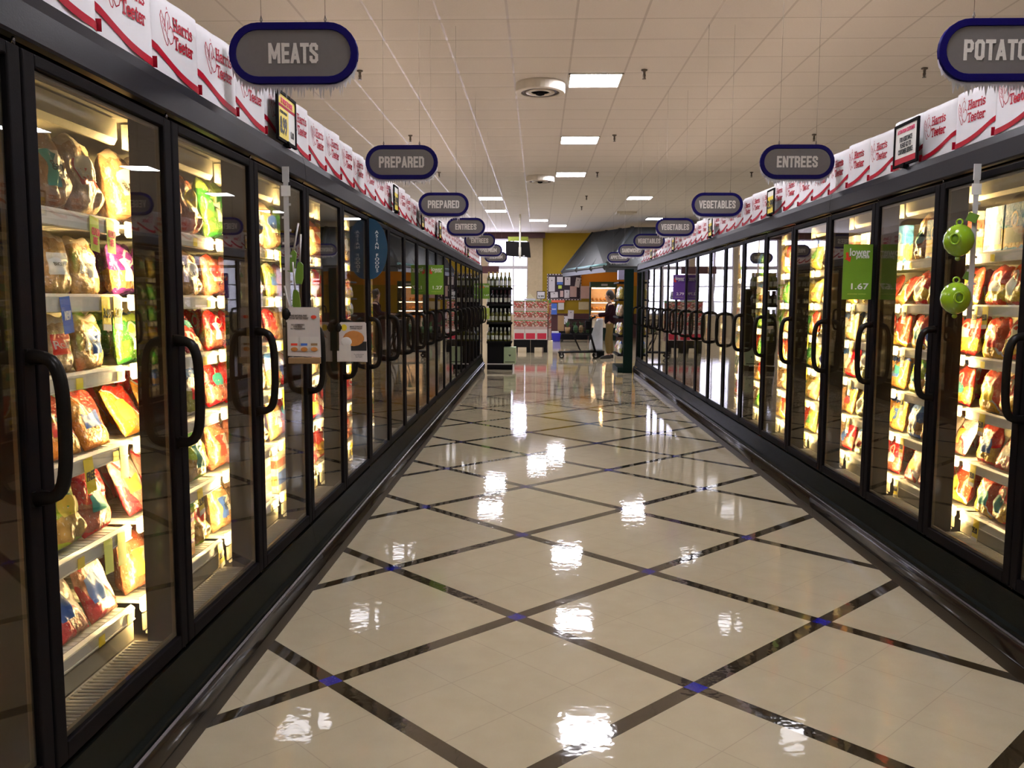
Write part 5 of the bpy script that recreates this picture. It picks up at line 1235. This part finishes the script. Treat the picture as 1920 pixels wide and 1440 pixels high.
r = empty('shopping_cart', (.95, 20.75, 0)); tag(r, 'dark shopping cart with a low deck pushed by the person', 'cart')
fr = MB()
for y in (-.22, .22):
    fr.tube([(-.46, y * .7, .135), (-.2, y * .8, .15), (.43, y, .16)], .018, 8)
    fr.tube([(.43, y, .16), (.30, y, .60)], .016, 8); fr.tube([(.06, y, .19), (-.05, y, .43), (-.11, y, .60)], .014, 8)
    fr.tube([(.30, y, .60), (.32, y, .95), (.40, y, 1.0)], .014, 8)
fr.tube([(-.46, -.154, .135), (-.46, .154, .135)], .018, 8)
ob('base_frame', fr.mesh('base_frame', M['black']), r)
ob('push_handle', MB().tube([(.40, -.26, 1.0), (.40, .26, 1.0)], .018, 10).mesh('push_handle', M['black']), r)
bk = MB()
for i in range(9):
    t = i / 8; z = .60 + .33 * t; x0, x1 = -.17 - .03 * t, .30 + .02 * t; yy = .20 + .04 * t
    bk.tube([(x0, -yy, z), (x1, -yy, z), (x1, yy, z), (x0, yy, z)], .004 if i not in (0, 8) else .008, 5, closed=True)
for i in range(11):
    x = -.17 + .47 * i / 10
    for s_ in (-1, 1): bk.tube([(x, s_ * .20, .60), (x, s_ * .24, .93)], .003, 4)
    bk.tube([(x, -.2, .60), (x, .2, .60)], .003, 4)
ob('wire_basket', bk.mesh('wire_basket', M['black']), r)
ob('child_seat', MB().box(.18, .30, -.18, .18, .70, .90).mesh('child_seat', M['black'], bevel=.01), r)
ob('lower_deck', MB().box(-.42, .40, -.15, .15, .15, .162).mesh('lower_deck', M['blackshelf']), r)
for x in (-.39, .43):
    for y in (-.16, .16):
        w = ob('wheel', MB().lathe([(.06, -.014), (.064, -.008), (.064, .008), (.06, .014)], 18).mesh('wheel', M['handle']), r, (x, y, .064), (H, 0, 0))
        ob('hub', MB().lathe([(.028, -.017), (.028, .017)], 12).mesh('hub', M['strip']), w)
        ob('caster_fork', MB().box(x - .02, x + .02, y - .024, y - .018, .06, .15).box(x - .02, x + .02, y + .018, y + .024, .06, .15).box(x - .02, x + .02, y - .024, y + .024, .135, .15).mesh('caster_fork', M['chrome']), r)
for i, (x, m_) in enumerate(((-.05, 'leaf'), (.08, 'brown'))):
    o = ob('grocery_item', MB().ball((0, 0, .1), .06, .10, .1).mesh('grocery_item', M[m_]), None, (.95 + x, 20.75, .606)); tag(o, f'{["dark green", "brown"][i]} grocery parcel sitting in the wire cart basket', 'parcel')
# white plastic sheet hanging beside the legs
b = MB(); nx, nz = 10, 14; vs = []
for sgn in (-1, 1):
    for j in range(nz + 1):
        t = j / nz; z = .16 + .80 * t
        xl = 1.255 + .19 * max(0, t - .22) / .78 - .02 * (t < .22) * 0 ; xr = 1.585
        for i in range(nx + 1):
            u = i / nx; th = .05 * (1 - (2 * u - 1) ** 4) * (1 - .6 * t) + .003 + .008 * math.sin(9 * u + 3 * z) * (1 - abs(2 * u - 1))
            vs.append((xl + (xr - xl) * u, sgn * th, z))
n1 = nx + 1; o2 = n1 * (nz + 1); fs = []
for s_ in (0, o2):
    for j in range(nz):
        for i in range(nx): fs.append((s_ + j * n1 + i, s_ + j * n1 + i + 1, s_ + (j + 1) * n1 + i + 1, s_ + (j + 1) * n1 + i))
for j in range(nz):
    for i in (0, nx): fs.append((j * n1 + i, (j + 1) * n1 + i, o2 + (j + 1) * n1 + i, o2 + j * n1 + i))
for i in range(nx):
    for j in (0, nz): fs.append((j * n1 + i, j * n1 + i + 1, o2 + j * n1 + i + 1, o2 + j * n1 + i))
b.add(vs, fs, 0, True)
r = ob('tall_white_bag', b.mesh('tall_white_bag', M['wplastic']), None, (0, 21.15, 0)); tag(r, 'tall white plastic bag standing between the cart and the person', 'bag')
ob('loose_flap', MB().box(-.10, .06, -.006, 0, -.36, 0).mesh('loose_flap', M['wplastic']), r, (1.50, -.07, .86), (0, .30, 0))
r2 = ob('dark_stand', MB().box(1.36, 1.62, -.12, .12, 0, .155).mesh('dark_stand', M['blackshelf']), None, (0, 21.15, 0)); tag(r2, 'low black stand holding the tall white bag', 'stand')

# ------------------------------------------------------------------ light, world, camera
w = bpy.data.worlds.new('World'); S.world = w; w.use_nodes = True
bgn = w.node_tree.nodes['Background']; bgn.inputs[0].default_value = (.86, .84, 1.0, 1); bgn.inputs[1].default_value = 13
for i, (b_, a_) in enumerate(zip(WB, WB[1:])):
    l = bpy.data.lights.new('daylight_portal', 'AREA'); l.shape = 'RECTANGLE'; l.size = abs(b_ - a_) - .25; l.size_y = 2.75
    l.cycles.is_portal = True
    o = bpy.data.objects.new('daylight_portal', l); C.objects.link(o); o.location = ((a_ + b_) / 2, FAR + .18, 2.28); o.rotation_euler = (-H, 0, 0)

cam = bpy.data.cameras.new('camera'); co = bpy.data.objects.new('camera', cam); C.objects.link(co); S.camera = co
cam.sensor_width = 36; cam.lens = 1600 / 1920 * 36; cam.clip_start = .05; cam.clip_end = 100
yaw, pt, ro = .0308, .0982, .0041
cy_, sy_, cp, sp_, cr, sr = math.cos(yaw), math.sin(yaw), math.cos(pt), math.sin(pt), math.cos(ro), math.sin(ro)
right = Vector((cy_, sy_, 0)); up = Vector((-sy_ * sp_, cy_ * sp_, cp)); fwd = Vector((-sy_ * cp, cy_ * cp, -sp_))
Xc = right * cr + up * sr; Yc = up * cr - right * sr
mt = Matrix((Xc, Yc, -fwd)).transposed().to_4x4(); mt.translation = (0, 0, 1.4)
co.matrix_world = mt

S.view_settings.view_transform = 'Standard'; S.view_settings.look = 'None'; S.view_settings.gamma = 1; S.view_settings.exposure = -.5
S.view_settings.use_curve_mapping = False
cy = S.cycles
cy.max_bounces = 7; cy.diffuse_bounces = 4; cy.glossy_bounces = 4; cy.transmission_bounces = 4; cy.transparent_max_bounces = 24
cy.use_denoising = True; cy.sample_clamp_indirect = 6; cy.caustics_reflective = False; cy.caustics_refractive = False
